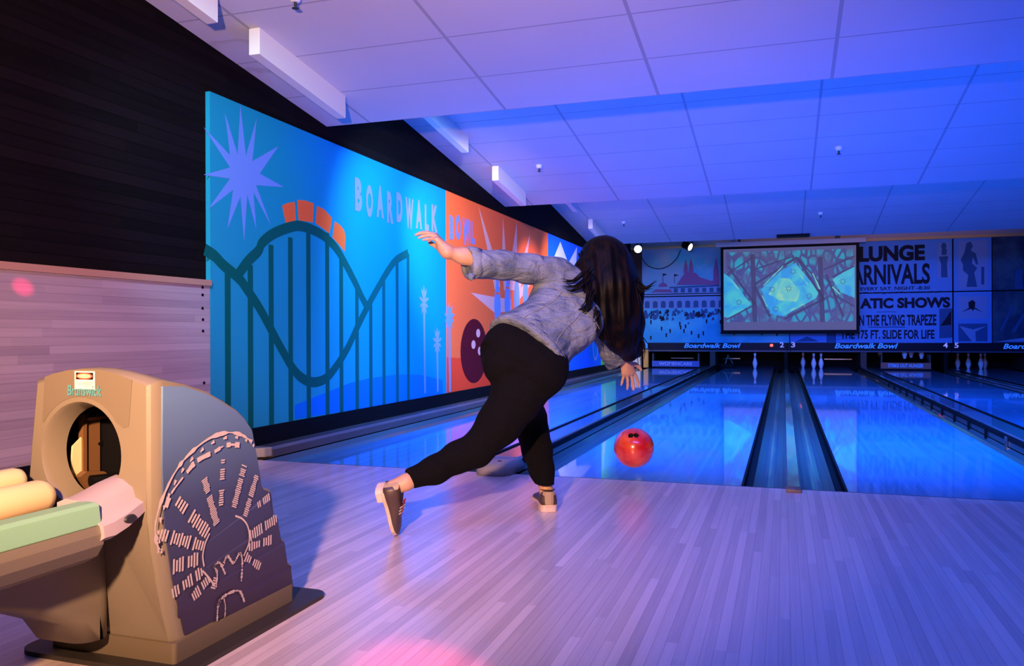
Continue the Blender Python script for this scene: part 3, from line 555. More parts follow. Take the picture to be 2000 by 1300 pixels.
# number boards
nb = mat('board_black', (.006, .007, .02), .45); glow = mat('board_blue_letter', (.05, .25, .9), .5, emit=(.03, .20, .85), estr=.75); num = mat('board_number', (.5, .5, .8), .5, emit=(.30, .32, .80), estr=.6)
zb0, zb1 = (-.379,0.405)[1], ZB - .002
for x0, x1, texts, lab in ((XA, (0.02,0.52)[0] - .005, (('1', (-3.117,0.443), (-3.045,0.574), glow), ('Boardwalk Bowl', (-2.214,0.457), (-.959,0.564), glow), ('2', (-.13,0.474), (-.044,0.587), num)), 'black number board with the numbers 1 and 2 above two lanes'),
                     ((0.02,0.52)[0] + .005, (3.256,0.525)[0] - .005, (('3', (0.105,0.475), (0.191,0.588), num), ('Boardwalk Bowl', (0.997,0.455), (2.249,0.567), glow), ('4', (3.103,0.472), (3.189,0.579), num)), 'black number board with the numbers 3 and 4 above two lanes'),
                     ((3.256,0.525)[0] + .005, XR - .02, (('5', (3.313,0.472), (3.389,0.579), num), ('Boardwalk Bowl', (4.199,0.454), (5.312,0.56), glow)), 'black number board with the number 5 at the right edge')):
    t = thing('number_board', ((x0 + x1) / 2, YM, zb0), lab, 'number board', 'number boards above the lanes')
    make('board', MB().box(x0, x1, YM - .01, YM + .05, zb0, zb1, nb), t)
    for s, a, b, m in texts:
        l = MB(); print_text(l, s, m, bpt(2, YM - .01), a, b[0] - a[0], b[1] - a[1], .02, .3 if len(s) > 1 else 0); make('lettering', l, t)
    make('lower_rail', MB().box(x0, x1, YM - .02, YM + .05, zb0 - .03, zb0, mat('rail_blue', (.03, .04, .09), .4)), t)
a = (-.303,0.519); t = None
make('indicator_light', MB().lathe([(.0, -.035), (.03, -.02), (.036, 0), (.03, .02), (0, .035)], (a[0], YM - .05, a[1]), mat('red_glow', (.8, .1, .08), .4, emit=(1, .08, .06), estr=3), 14), smooth=True, label='small glowing red light left of the number 2', cat='light')

# pin pits
kb = mat('kickback', (.05, .028, .02), .6)
for k, (x, l) in enumerate(((-1.578, 'left of the single pin'), (0, 'below the numbers 2 and 3'), (1.578, 'left of the brown sweep board'), (3.156, 'below the numbers 4 and 5'), (4.73, 'at the right edge'))):
    w = .06 if k % 2 == 0 else .04
    make('kickback_wall', MB().box(x - w, x + w, 14.52, 15.98, 0, .44, kb if k % 2 == 0 else black), label='dark upright pit wall ' + l, cat='pit wall', group='walls between the pin pits')
def sweep(x0, x1, txt, m, tm, label, z=.03):
    t = thing('sweep_board', ((x0 + x1) / 2, 14.4, z), label, 'sweep board'); make('board', MB().box(x0, x1, 14.40, 14.43, z, z + .13, m), t)
    l = MB(); w = (x1 - x0) * .70; xc = (x0 + x1) / 2; print_text(l, txt, tm, lambda x, zz: (x, 14.397, zz), (xc - w / 2, z + .03), w, .075, .02); make('lettering', l, t)
    for x in (x0 + .02, x1 - .02): make('arm', MB().box(x - .015, x + .015, 14.41, 14.7, z + .12, z + .3, dark), t)
sweep(-2.93, -1.86, 'WOMENCARE', mat('sweep_blue', (.03, .10, .42), .5), mat('sweep_pale', (.35, .45, .8), .5), 'blue sweep board with pale capitals on the first lane')
sweep(1.9, 2.86, 'STRIKE OUT HUNGER', mat('sweep_brown', (.30, .10, .07), .5), mat('sweep_letter_blue', (.08, .3, .9), .5, emit=(.04, .2, .8), estr=.4), 'brown sweep board with blue capitals, lane right of the middle')
pinm = mat('pin_white', (.88, .88, .92), .3, 0, .5); redm = mat('pin_red', (.6, .03, .05), .4)
PROF = [(.025, 0), (.029, .01), (.04, .05), (.0545, .10), (.053, .13), (.043, .17), (.030, .21), (.0215, .245), (.0205, .265), (.024, .29), (.029, .315), (.028, .33), (.02, .343), (.0, .3465)]
def pin(x, y, z, label, group):
    t = thing('bowling_pin', (x, y, z), label, 'bowling pin', group)
    make('body', MB().lathe(PROF, (x, y, z), pinm, 20), t, smooth=True)
    for zz in (.232, .258):
        make('neck_stripe', MB().lathe([(.0245, zz), (.0245, zz + .011)], (x, y, z), redm, 20), t)
pin(-.66, 14.62, 0, 'single white pin standing alone on the lane under the ball', 'standing pins')
pin(.37, 15.3, 0, 'dim bluish white pin left of the pair', 'standing pins')
pin(.58, 14.75, 0, 'white pin in the middle of the three', 'standing pins')
pin(.735, 14.80, 0, 'bright white pin at the right of the three', 'standing pins')
for x, y, z, l in ((1.975, 15.2, .26, 'dim pin hanging alone above the brown sweep board'), (2.40, 14.7, .235, 'brightest pin hanging above the brown sweep board'), (2.56, 14.95, .25, 'pin hanging right beside the brightest hanging pin'), (2.74, 14.8, .23, 'rightmost pin hanging above the brown sweep board')): pin(x, y, z, 'white ' + l, 'hanging pins')
for i, (x, y) in enumerate(((3.60, 15.75), (3.78, 15.6), (3.99, 15.45), (4.14, 15.8))): pin(x, y, 0, 'dim pin in the pit below the number 5, ' + ('leftmost', 'second from left', 'nearest', 'rightmost')[i] + ' of four', 'dim pins')
for x0, x1, l in ((-2.7, -2.15, 'above the blue sweep board'), (-1.45, -1.05, 'left of the single pin'), (.85, 1.45, 'right of the three pins')):
    make('pit_rail', MB().box(x0, x1, 15.97, 16.0, .165, .185, steel), label='thin bright metal rail in the pit ' + l, cat='rail', group='rails in the pits')
t = thing('pin_setter_arm', (-1.25, 14.9, 0), 'dark angled pinsetter bracket left of the single pin', 'bracket')
make('strut', MB().tube([(-1.33, 14.7, .02), (-1.25, 14.7, .30), (-1.12, 14.7, .05)], .018, mat('bracket_green', (.25, .28, .22), .4, .5), 6), t); make('foot', MB().box(-1.42, -1.1, 14.62, 14.8, 0, .10, black), t, bevel=.02)

# ---------------------------------------------------------------- ball return
shell = mat('return_shell', (.20, .17, .13), .42, bump=.05, bscale=300); shell2 = mat('return_inset', (.165, .135, .10), .5); navy = mat('return_print', (.10, .11, .22), .45)
mint = mat('rail_mint', (.25, .50, .34), .4); rcream = mat('rail_cream', (.80, .66, .38), .45); pinkw = mat('bumper_pale', (.42, .34, .40), .4)
BR = thing('ball_return', (-1.65, -2.6, 0), 'tan and navy bowling ball return with a ferris wheel printed on its side', 'ball return')
XLB, XRB, YF = -1.85, -1.45, -2.9
OC, ORX, ORZ = (-1.668, .518), .117, .121
prof = [(-2.868, .700), (-2.80, .687), (-2.72, .664), (-2.66, .637), (-2.597, .605), (-2.56, .578), (-2.531, .549), (-2.508, .47), (-2.485, .378), (-2.444, .36), (-2.430, .29), (-2.412, .278), (-2.395, .21), (-2.379, .202), (-2.362, .13), (-2.343, .122), (-2.342, .08)]
def bow(z): return .07 * max(0, (.39 - z) / .33) ** 1.4
def section(y, zt, inset=0, arch=.03):
    """one cross-section of the shell: flat sides, arched top"""
    x0, x1 = XLB + inset, XRB - inset; p = []
    lean = lambda z: .03 * max(0, (z - .47) / .25) * (x0 < -1.6)
    for k in range(9):
        z = .062 + (zt - .062) * k / 8; p.append((x1, y, z))
    for k in range(1, 8):
        t = k / 8; p.append((x1 + (x0 + lean(zt) - x1) * t, y, zt + arch * math.sin(math.pi * t)))
    for k in range(9):
        z = zt - (zt - .062) * k / 8; p.append((x0 + lean(z), y, z))
    return p
def bend(p):
    f = max(0, min(1, (-2.55 - p[1]) / .35)); return (p[0], p[1] + bow(p[2]) * f, p[2])
m = MB(); rings = [section(YF + .006, .692, .012), section(YF + .018, .698, .003)] + [section(y, z, 0, .03 * max(.1, 1 - i / 7)) for i, (y, z) in enumerate(prof)]
rings = [[bend(p) for p in r] for r in rings]
m.loft(rings, shell, caps=False); m.add(rings[-1], [tuple(range(len(rings[-1])))], shell)
outer = [(p[0], p[2]) for p in section(YF, .688, .02)]
n = 72
def outline_at(a):
    d = (math.cos(a), math.sin(a)); best = 0
    for i in range(len(outer)):
        p, q = outer[i], outer[(i + 1) % len(outer)]; ex, ez = q[0] - p[0], q[1] - p[1]; den = d[0] * ez - d[1] * ex
        if abs(den) < 1e-9: continue
        px, pz = p[0] - OC[0], p[1] - OC[1]; t = (px * ez - pz * ex) / den; u = (px * d[1] - pz * d[0]) / den
        if t > 0 and -1e-6 <= u <= 1 + 1e-6: best = max(best, t)
    return (OC[0] + d[0] * best, OC[1] + d[1] * best)
angs = sorted([2 * math.pi * k / n for k in range(n)] + [math.atan2(p[1] - OC[1], p[0] - OC[0]) % (2 * math.pi) for p in (outer[0], outer[8], outer[16], outer[24])])
ov = lambda a, s: (OC[0] + ORX * s * math.cos(a), max(OC[1] + ORZ * s * math.sin(a), OC[1] - ORZ * .98))
A = [(*outline_at(a), YF) for a in angs]; Bv = [(*ov(a, 1.06), YF) for a in angs]; Cv = [(*ov(a, 1), YF + .012) for a in angs]; Dv = [(*ov(a, .93), YF + .06) for a in angs]
front = [[bend((p[0], p[2], p[1])) for p in r] for r in (A, Bv, Cv, Dv)]
m.loft(front, shell, caps=False)
# rim joining the face to the sides
ro, ri = rings[0], [bend((x, YF, z)) for x, z in outer]; k = len(ro); m.add(ro + ri, [(i, (i + 1) % k, k + (i + 1) % k, k + i) for i in range(k)], shell)
make('shell', m, BR, smooth=True).modifiers.new('edge', 'EDGE_SPLIT').split_angle = math.radians(38)
m = MB(); rr = [[(OC[0] + ORX * s * math.cos(a), YF + .055, OC[1] + ORZ * s * math.sin(a)) for a in angs] for s in (.94, 1.15)]
m.loft(rr, black, caps=False); m.box(-1.835, -1.47, YF + .058, YF + .20, .36, .62, black); del m.f[-4], m.mi[-4]
make('opening', m, BR, label='dark round ball opening')
lift = mat('lift_brown', (.15, .075, .03), .45); m = MB(); ip = lambda l: (lambda y, z: (-1.80 + .004 * l, y, z))
(ya, _), (yb, _), (yc, _) = (-2.811,0.491), (-2.775,0.486), (-2.64,0.466)
m.box(-1.806, -1.80, yb, min(yc + .03, YF + .19), .40, .60, lift); m.box(-1.80, -1.79, yb, yb + .012, .44, .60, lift); m.box(-1.80, -1.785, yb + .02, yc + .03, .582, .590, mat('lift_edge', (.5, .2, .1), .5))
m.poly([ip(.6)(*p) for p in disc(((yb + yc) / 2 + .01, .515), .022, .007, 16)], black); make('ball_lift', m, BR)
make('guide', MB().prism([(-1.80, ya, .43), (-1.80, yb, .43), (-1.80, yb, .54), (-1.80, ya + .008, .52)], (.004, 0, 0), rcream), BR)
m = MB(); m.prism([(-1.79, y, z) for y, z in ((-2.804,0.442), (-2.782,0.453), (-2.726,0.444), (-2.678,0.409), (-2.773,0.389))], (.02, 0, 0), lift); m.tube([(-1.75, ya + .02, .43), (-1.70, yc - .02, .425)], .016, black, 10); make('feed_roller', m, BR)
# inset on the face, sticker, maker's lettering
m = MB(); fp = lambda x, z: (x, YF - .0012, z); arc = [ov(math.radians(a), 1.16) for a in range(35, 150, 8)]
m.poly([fp(*p) for p in [(-1.78,0.705), (-1.755,0.713), (-1.71,0.722), (-1.657,0.727), (-1.605,0.725), (-1.553,0.715), (-1.51,0.702), (-1.52,0.592), (-1.537,0.587)] + arc + [(-1.788,0.594)]], shell2); make('face_inset', m, BR)
m = MB(); fq = lambda l: (lambda x, z: (x, YF - .003 - .0006 * l, z)); a, b = (-1.683,0.677), (-1.62,0.721)
m.poly([fq(0)(*p) for p in [a, (b[0], a[1]), b, (a[0], b[1])]], mat('sticker_white', (.82, .74, .68), .5)); w, h = b[0] - a[0], b[1] - a[1]; sred = mat('sticker_red', (.75, .10, .05), .5)
m.poly([fq(1)(*p) for p in [(a[0] + w * .08, b[1] - h * .08), (a[0] + w * .92, b[1] - h * .08), (a[0] + w * .92, b[1] - h * .46), (a[0] + w * .08, b[1] - h * .46)]], black)
m.poly([fq(2)(*p) for p in disc((a[0] + w * .5, b[1] - h * .27), w * .40, h * .18, 20)], sred); m.poly([fq(3)(*p) for p in disc((a[0] + w * .5, b[1] - h * .27), w * .33, h * .12, 20)], mat('sticker_pale', (.9, .45, .35), .5))
for z, w0, w1 in ((.58, .45, .9), (.68, .1, .9), (.80, .45, .92)): m.poly([fq(1)(*p) for p in [(a[0] + w * w0, b[1] - h * z), (a[0] + w * w1, b[1] - h * z), (a[0] + w * w1, b[1] - h * (z + .04)), (a[0] + w * w0, b[1] - h * (z + .04))]], mat('sticker_grey', (.4, .35, .3), .5))
make('warning_sticker', m, BR, label='white warning sticker with a red oval')
m = MB(); a, b = (-1.705,0.661), (-1.6,0.676); print_text(m, 'Brunswick', mat('letter_teal', (.08, .30, .34), .5), fq(1), a, b[0] - a[0], .026, .02, .1); make('lettering', m, BR, label='small teal lettering')
# printed side with stepped back
sd = lambda l: (lambda y, z: (XRB + .004 + .0007 * l, y, z))
gm = bpy.data.materials.new('navy_light_ramp'); gm.use_nodes = True; nt = gm.node_tree; b_ = nt.nodes['Principled BSDF']; tc = N(nt, 'ShaderNodeTexCoord'); sp = N(nt, 'ShaderNodeSeparateXYZ'); nt.links.new(tc.outputs['Object'], sp.inputs[0])
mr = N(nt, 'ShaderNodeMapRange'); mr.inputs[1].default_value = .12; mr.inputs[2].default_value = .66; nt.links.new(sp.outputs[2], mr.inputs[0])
r_ = N(nt, 'ShaderNodeValToRGB'); r_.color_ramp.elements[0].color = (.035, .024, .06, 1); r_.color_ramp.elements[1].color = (.13, .23, .42, 1); e = r_.color_ramp.elements.new(.5); e.color = (.045, .06, .15, 1)  # pale top to dark foot: fall of light put into the navy
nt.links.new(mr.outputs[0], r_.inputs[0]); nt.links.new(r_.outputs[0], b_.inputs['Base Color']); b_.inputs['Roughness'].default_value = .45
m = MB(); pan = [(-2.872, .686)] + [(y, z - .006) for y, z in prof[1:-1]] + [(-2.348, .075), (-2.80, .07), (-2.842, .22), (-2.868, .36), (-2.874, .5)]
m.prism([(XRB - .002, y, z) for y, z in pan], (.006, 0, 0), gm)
for a, b in (((-2.456, .352), (-2.735, .275)), ((-2.415, .27), (-2.80, .205)), ((-2.385, .197), (-2.825, .15)), ((-2.352, .118), (-2.70, .098))):
    d = Vector((b[0] - a[0], b[1] - a[1])); t0, t1 = Vector(a), Vector(b); hgt = .075
    # each step: a thin wedge, proud at its top edge, dying out below
    m.add([(XRB + .003, t0.x, t0.y), (XRB + .008, t0.x, t0.y - .006), (XRB + .004, t0.x + .02, t0.y - hgt), (XRB + .003, t1.x, t1.y), (XRB + .005, t1.x, t1.y - .004), (XRB + .0035, t1.x, t1.y - .03)], [(0, 1, 4, 3), (1, 2, 5, 4), (0, 2, 1), (3, 4, 5)], gm)
wh = mat('pale_ink', (.58, .48, .48), .5)
def bars(a, b, w, nn, skip=(), fill=.62):
    a, b = Vector(a), Vector(b); d = (b - a) / nn; q = Vector((-d.y, d.x)).normalized()
    for k in range(nn):
        if k in skip: continue
        ww = w * random.uniform(.7, 1.1) / 2; p0 = a + d * k; p1 = a + d * (k + fill)
        m.poly([(XRB + .0085, *(p0 - q * ww)), (XRB + .0085, *(p1 - q * ww)), (XRB + .0085, *(p1 + q * ww)), (XRB + .0085, *(p0 + q * ww))], wh)
rim = smooth_line([(-2.891,0.297), (-2.901,0.332), (-2.904,0.361), (-2.892,0.399), (-2.873,0.432), (-2.845,0.469), (-2.808,0.501), (-2.759,0.527), (-2.704,0.545), (-2.638,0.549), (-2.58,0.535), (-2.537,0.511)], 4)
rw = [.003 + .011 * random.random() ** 1.3 for i in range(len(rim))]
for i in range(len(rim) - 1):
    ribbon(m, rim[i:i + 2], rw[i:i + 2], lambda y, z: (XRB + .0085, y, z), wh)
    if i % 3 == 1: ribbon(m, [(rim[i][0] + .012, rim[i][1] - .014), (rim[i + 1][0] + .010, rim[i + 1][1] - .012)], [.004, .010], lambda y, z: (XRB + .0085, y, z), wh)
rim2 = smooth_line([(-2.869,0.398), (-2.851,0.428), (-2.797,0.469), (-2.759,0.493), (-2.694,0.506), (-2.646,0.517), (-2.573,0.507)], 4)
for i in range(0, len(rim2) - 2):
    if i % 4 != 3: ribbon(m, rim2[i:i + 2], [.016 * random.uniform(.2, 1)] * 2, lambda y, z: (XRB + .0087, y, z), wh)
for a, b, w, nn, sk in (((-2.733,0.443), (-2.685,0.316), .024, 26, (8, 9)), ((-2.66,0.481), (-2.669,0.36), .020, 20, (2, 3, 9, 10, 11, 12)), ((-2.571,0.452), (-2.617,0.345), .024, 22, (1, 6)), ((-2.514,0.42), (-2.57,0.311), .022, 22, (0, 12)), ((-2.83,0.407), (-2.718,0.299), .034, 14, (4, 5)), ((-2.888,0.339), (-2.735,0.272), .032, 16, (3, 11)), ((-2.846,0.25), (-2.753,0.246), .034, 9, (4,)),
                    ((-2.849,0.186), (-2.738,0.211), .030, 12, (3, 8)), ((-2.777,0.155), (-2.714,0.187), .028, 9, (4,)), ((-2.548,0.254), (-2.419,0.276), .030, 13, (6,)), ((-2.553,0.224), (-2.444,0.22), .026, 10, (5,)), ((-2.567,0.202), (-2.499,0.155), .024, 8, (3,)), ((-2.513,0.331), (-2.454,0.346), .022, 7, (2,)), ((-2.702,0.155), (-2.689,0.182), .02, 5, ())): bars(a, b, w, nn, sk)
def dots(pts, s):
    for k, p in enumerate(smooth_line(pts, 6)):
        r = s * random.uniform(.6, 1.3); m.poly([(XRB + .0089, p[0] + r * math.cos(a * 1.05), p[1] + r * math.sin(a * 1.05)) for a in range(6)], wh)
dots([(-2.686,0.069), (-2.682,0.103), (-2.669,0.119), (-2.633,0.124), (-2.594,0.116), (-2.574,0.083)], .004); dots([(-2.655,0.067), (-2.653,0.094), (-2.658,0.114)], .0025)
dots([(-2.689,0.157), (-2.685,0.19), (-2.695,0.211), (-2.675,0.214), (-2.654,0.181)], .004); dots([(-2.661,0.206), (-2.644,0.224), (-2.619,0.199), (-2.593,0.218), (-2.582,0.194), (-2.586,0.143)], .004)
for pts in ([(-2.714,0.3), (-2.731,0.278), (-2.74,0.249), (-2.735,0.221)], [(-2.611,0.323), (-2.578,0.306), (-2.555,0.277), (-2.552,0.238), (-2.575,0.206)], [(-2.741,0.212), (-2.715,0.185), (-2.696,0.161)]):
    ribbon(m, smooth_line(pts, 5), .005, lambda y, z: (XRB + .0087, y, z), wh)
make('side_panel', m, BR, label='navy side with a pale printed ferris wheel')
# base, skirt, rack
def rrect(x0, x1, y0, y1, r, z):
    p = []
    for cx_, cy_, a0 in ((x1 - r, y1 - r, 0), (x0 + r, y1 - r, 90), (x0 + r, y0 + r, 180), (x1 - r, y0 + r, 270)):
        p += [(cx_ + r * math.cos(math.radians(a0 + k * 15)), cy_ + r * math.sin(math.radians(a0 + k * 15)), z) for k in range(7)]
    return p
make('base_plate', MB().prism(rrect(-1.90, -1.385, -2.885, -2.225, .05, 0), (0, 0, .012), mat('base_dark', (.03, .025, .022), .5)), BR)
make('skirt', MB().prism(rrect(-1.83, -1.443, -2.84, -2.335, .01, .012), (0, 0, .05), mat('skirt_tan', (.15, .12, .08), .6)), BR)
m = MB(); sup = []
for z, y0, x0, x1 in ((.385, -3.62, -1.84, -1.60), (.34, -3.52, -1.83, -1.61), (.27, -3.30, -1.82, -1.62), (.20, -3.10, -1.81, -1.62), (.13, -2.97, -1.81, -1.62), (.07, -2.93, -1.81, -1.62)): sup.append(rrect(x0, x1, y0, -2.84, .05, z))
m.loft(sup, shell); make('rack_support', m, BR, smooth=True)
RY0, RY1 = -4.0, -3.02
m = MB(); cs = [(-1.56, .40), (-1.545, .432), (-1.515, .438), (-1.497, .436)]
m.prism([(x, RY0, z) for x, z in [(-1.56, .388), (-1.56, .42), (-1.54, .438), (-1.498, .4375), (-1.488, .432), (-1.482, .388)]], (0, RY1 - RY0, 0), mint); rs = make('rail_strip', m, BR, label='mint green rail strip', bevel=.003)
m = MB(); m.prism([(x, RY0, z) for x, z in [(-1.59, .388), (-1.479, .388), (-1.474, .37), (-1.478, .345), (-1.495, .318), (-1.53, .30), (-1.59, .30)]], (0, RY1 + .0 - RY0, 0), shell); make('rail', m, BR)
m = MB(); rg = []
for y, dx, zt, zb in ((-3.03, .0, .442, .352), (-3.0, .002, .446, .352), (-2.96, .0, .455, .362), (-2.92, -.006, .466, .376), (-2.885, -.014, .472, .388)):
    rg.append([(-1.60, y, zb + .02), (-1.60, y, zt - .01), (-1.575, y, zt), (-1.53 + dx, y, zt - .004), (-1.50 + dx, y, zt - .022), (-1.492 + dx, y, zt - .045), (-1.468 + dx, y, zt - .055), (-1.464 + dx, y, zb + .01), (-1.48 + dx, y, zb)])
m.loft(rg, pinkw); eb = make('end_bumper', m, BR, smooth=True, label='pale end bumper of the rail'); eb.modifiers.new('edge', 'EDGE_SPLIT').split_angle = math.radians(50)
m = MB(); m.loft([[(-1.466 + .004 * s, -2.955 + .019 * math.cos(a * math.pi / 9) * (1 - .2 * s), .388 + .0105 * math.sin(a * math.pi / 9) * (1 - .2 * s)) for a in range(18)] for s in (0, 1)], dark); make('emblem', m, eb)
def round_rail(x, z, r, y1, name):
    m = MB(); pts = [(x, RY0, z), (x, y1 - r, z), (x, y1 - r * .5, z), (x, y1 - r * .15, z), (x, y1, z)]; m.tube(pts, [r, r, r * .87, r * .5, r * .05], rcream, 20); make(name, m, BR, smooth=True, label='cream round rail')
round_rail(-1.79, .462, .030, -2.95, 'ball_rail'); round_rail(-1.725, .425, .040, -2.93, 'ball_rail')
m = MB(); m.box(-1.70, -1.56, RY0, -2.93, .375, .392, mat('tray_brown', (.22, .13, .08), .5)); make('tray', m, BR)
m = MB(); m.loft([rrect(-1.82, -1.60, -3.98, -3.74, .04, z) for z in (0, .02, .37)], shell); make('rack_leg', m, BR)

# ---------------------------------------------------------------- the ball in the air
C0 = Vector((-.812,-.084,0.191)); R0 = .1075; nu, nv = 144, 96
hol = [(Vector((-.816,-.17,0.276)) - C0).normalized(), (Vector((-.785,-.16,0.273)) - C0).normalized(), (Vector((-.808,-.125,0.284)) - C0 + Vector((0, .01, .03))).normalized()]
vs, fs = [], []
for j in range(nv + 1):
    for i in range(nu):
        th, ph = math.pi * j / nv, 2 * math.pi * i / nu; d = Vector((math.sin(th) * math.cos(ph), math.cos(th), math.sin(th) * math.sin(ph))); r = R0
        for h in hol[:2]:
            if d.angle(h) < .115: r = R0 - .03
        vs.append(C0 + d * r)
dk, rd = [], []
for j in range(nv):
    for i in range(nu):
        f = (j * nu + i, j * nu + (i + 1) % nu, (j + 1) * nu + (i + 1) % nu, (j + 1) * nu + i)
        (dk if min((vs[k] - C0).length for k in f) < R0 - .01 else rd).append(f)
ballm = mat('ball_red', (.60, .012, .02), .22, 0, 1, noise=(11, (.85, .10, .03)))
m = MB(); m.add(vs, rd, ballm); m.f += dk; m.mi += [m.mid(black)] * len(dk)
make('bowling_ball', m, smooth=True, label='red marbled bowling ball just released above the lane', cat='bowling ball')

# ---------------------------------------------------------------- the bowler
class Field:
    """a distance field on a grid; shapes are blended into it, then meshed with surface nets"""
    def __init__(s, lo, hi, h):
        s.lo = np.array(lo, float); s.h = h; s.n = np.ceil((np.array(hi) - s.lo) / h).astype(int) + 1; s.g = np.full(s.n, .2, np.float32)
    def region(s, lo, hi):
        a = np.clip(np.floor((np.array(lo) - s.lo) / s.h).astype(int), 0, s.n); b = np.clip(np.ceil((np.array(hi) - s.lo) / s.h).astype(int) + 1, 0, s.n)
        sl = tuple(slice(x, y) for x, y in zip(a, b)); ax = [(s.lo[i] + np.arange(a[i], b[i]) * s.h).astype(np.float32) for i in range(3)]
        return sl, np.meshgrid(*ax, indexing='ij')
    def blend(s, sl, d, k):
        g = s.g[sl]; hh = np.clip(.5 + .5 * (d - g) / k, 0, 1); s.g[sl] = d + (g - d) * hh - k * hh * (1 - hh)
    def cone(s, a, b, ra, rb, k=.02):
        a, b = np.array(a, float), np.array(b, float); pad = max(ra, rb) + k * 2 + .06
        sl, (X, Y, Z) = s.region(np.minimum(a, b) - pad, np.maximum(a, b) + pad); d = b - a; L2 = max(d @ d, 1e-9)
        t = np.clip(((X - a[0]) * d[0] + (Y - a[1]) * d[1] + (Z - a[2]) * d[2]) / L2, 0, 1)
        q = np.sqrt((X - a[0] - t * d[0]) ** 2 + (Y - a[1] - t * d[1]) ** 2 + (Z - a[2] - t * d[2]) ** 2) - (ra + (rb - ra) * t); s.blend(sl, q, k); return s
    def chain(s, pts, rad, k=.02):
        for i in range(len(pts) - 1): s.cone(pts[i], pts[i + 1], rad[i], rad[i + 1], k)
        return s
    def ell(s, c, r, axes=None, k=.02):
        c = np.array(c, float); r = np.array(r, float); A = np.eye(3) if axes is None else np.array([list(v) for v in axes], float); pad = r.max() + k * 2 + .05
        sl, (X, Y, Z) = s.region(c - pad, c + pad); x, y, z = X - c[0], Y - c[1], Z - c[2]
        u = [(A[i][0] * x + A[i][1] * y + A[i][2] * z) / r[i] for i in range(3)]; q = np.sqrt(u[0] ** 2 + u[1] ** 2 + u[2] ** 2)
        s.blend(sl, (q - 1) * r.min(), k); return s
    def loft(s, o, ax, st, k=.02):
        """elliptic trunk: o origin, ax = (along, side, depth); st rows (t, side shift, depth shift, side radius, depth radius)"""
        o = np.array(o, float); u, v, w = [np.array(list(a), float) for a in ax]; st = np.array(st); pts = np.array([o + u * r[0] + v * r[1] + w * r[2] for r in st]); pad = st[:, 3].max() + .08
        sl, (X, Y, Z) = s.region(pts.min(0) - pad, pts.max(0) + pad); x, y, z = X - o[0], Y - o[1], Z - o[2]
        t = u[0] * x + u[1] * y + u[2] * z; a = v[0] * x + v[1] * y + v[2] * z; b = w[0] * x + w[1] * y + w[2] * z
        def sm(col):
            tt = np.linspace(st[0, 0], st[-1, 0], 60); q = np.interp(tt, st[:, 0], st[:, col]); kk = np.array([1, 2, 3, 2, 1.]) / 9; q2 = np.convolve(np.pad(q, 2, 'edge'), kk, 'valid'); return np.interp(t, tt, q2).astype(np.float32)
        ra, rb = sm(3), sm(4); q = np.sqrt(((a - sm(1)) / ra) ** 2 + ((b - sm(2)) / rb) ** 2); d = (q - 1) * np.minimum(ra, rb)
        d = np.maximum(d, np.maximum(st[0, 0] - t, t - st[-1, 0])); s.blend(sl, d, k); return s
    def cutplane(s, p, n, R):
        """remove what lies on the side n points to"""
        p, n = np.array(p, float), np.array(n, float); n /= np.linalg.norm(n)
        sl, (X, Y, Z) = s.region(p - R, p + R); s.g[sl] = np.maximum(s.g[sl], (X - p[0]) * n[0] + (Y - p[1]) * n[1] + (Z - p[2]) * n[2]); return s
    def mesh(s, smooth=2):
        g = s.g; neg = g < 0; n = np.array(g.shape); cnt = np.zeros(n - 1, np.int8)
        for dx in (0, 1):
            for dy in (0, 1):
                for dz in (0, 1): cnt += neg[dx:n[0] - 1 + dx, dy:n[1] - 1 + dy, dz:n[2] - 1 + dz]
        cell = np.argwhere((cnt > 0) & (cnt < 8)); idx = np.full(n - 1, -1, np.int32); idx[tuple(cell.T)] = np.arange(len(cell)); acc = np.zeros((len(cell), 3)); num = np.zeros(len(cell))
        cs = [(a, b, c) for a in (0, 1) for b in (0, 1) for c in (0, 1)]
        for p in cs:
            for q in cs:
                if sum(abs(i - j) for i, j in zip(p, q)) != 1 or p > q: continue
                va = g[tuple((cell + p).T)]; vb = g[tuple((cell + q).T)]; mk = (va < 0) != (vb < 0); t = np.where(mk, va / np.where(mk, va - vb, 1), 0)
                acc += np.where(mk[:, None], np.array(p) + (np.array(q) - np.array(p)) * t[:, None], 0); num += mk
        V = (cell + acc / num[:, None]) * s.h + s.lo; F = []
        for ax in range(3):
            a1, a2 = (ax + 1) % 3, (ax + 2) % 3; sa = [slice(None)] * 3; sb = [slice(None)] * 3; sa[ax] = slice(0, -1); sb[ax] = slice(1, None)
            e = np.argwhere(neg[tuple(sa)] != neg[tuple(sb)]); e = e[(e[:, a1] > 0) & (e[:, a2] > 0) & (e[:, a1] < n[a1] - 1) & (e[:, a2] < n[a2] - 1)]
            o1, o2 = np.zeros(3, int), np.zeros(3, int); o1[a1] = 1; o2[a2] = 1
            q = np.stack([idx[tuple((e - o1 - o2).T)], idx[tuple((e - o2).T)], idx[tuple(e.T)], idx[tuple((e - o1).T)]], 1); fl = neg[tuple(e.T)]; q[~fl] = q[~fl][:, ::-1]; F.append(q)
        F = np.concatenate(F); F = F[(F >= 0).all(1)]
        E = np.concatenate([F[:, [0, 1]], F[:, [1, 2]], F[:, [2, 3]], F[:, [3, 0]]]); E = np.concatenate([E, E[:, ::-1]])
        for _ in range(smooth):
            sm = np.zeros_like(V); c = np.bincount(E[:, 0], minlength=len(V))
            for k in range(3): sm[:, k] = np.bincount(E[:, 0], weights=V[E[:, 1], k], minlength=len(V))
            V = V * .4 + sm / np.maximum(c, 1)[:, None] * .6
        return V, F
def np_obj(name, V, F, m, parent=None, **kw):
    me = bpy.data.meshes.new(name); me.from_pydata(V.tolist(), [], F.tolist()); me.materials.append(m); me.update(); return link(name, me, parent, True, **kw)

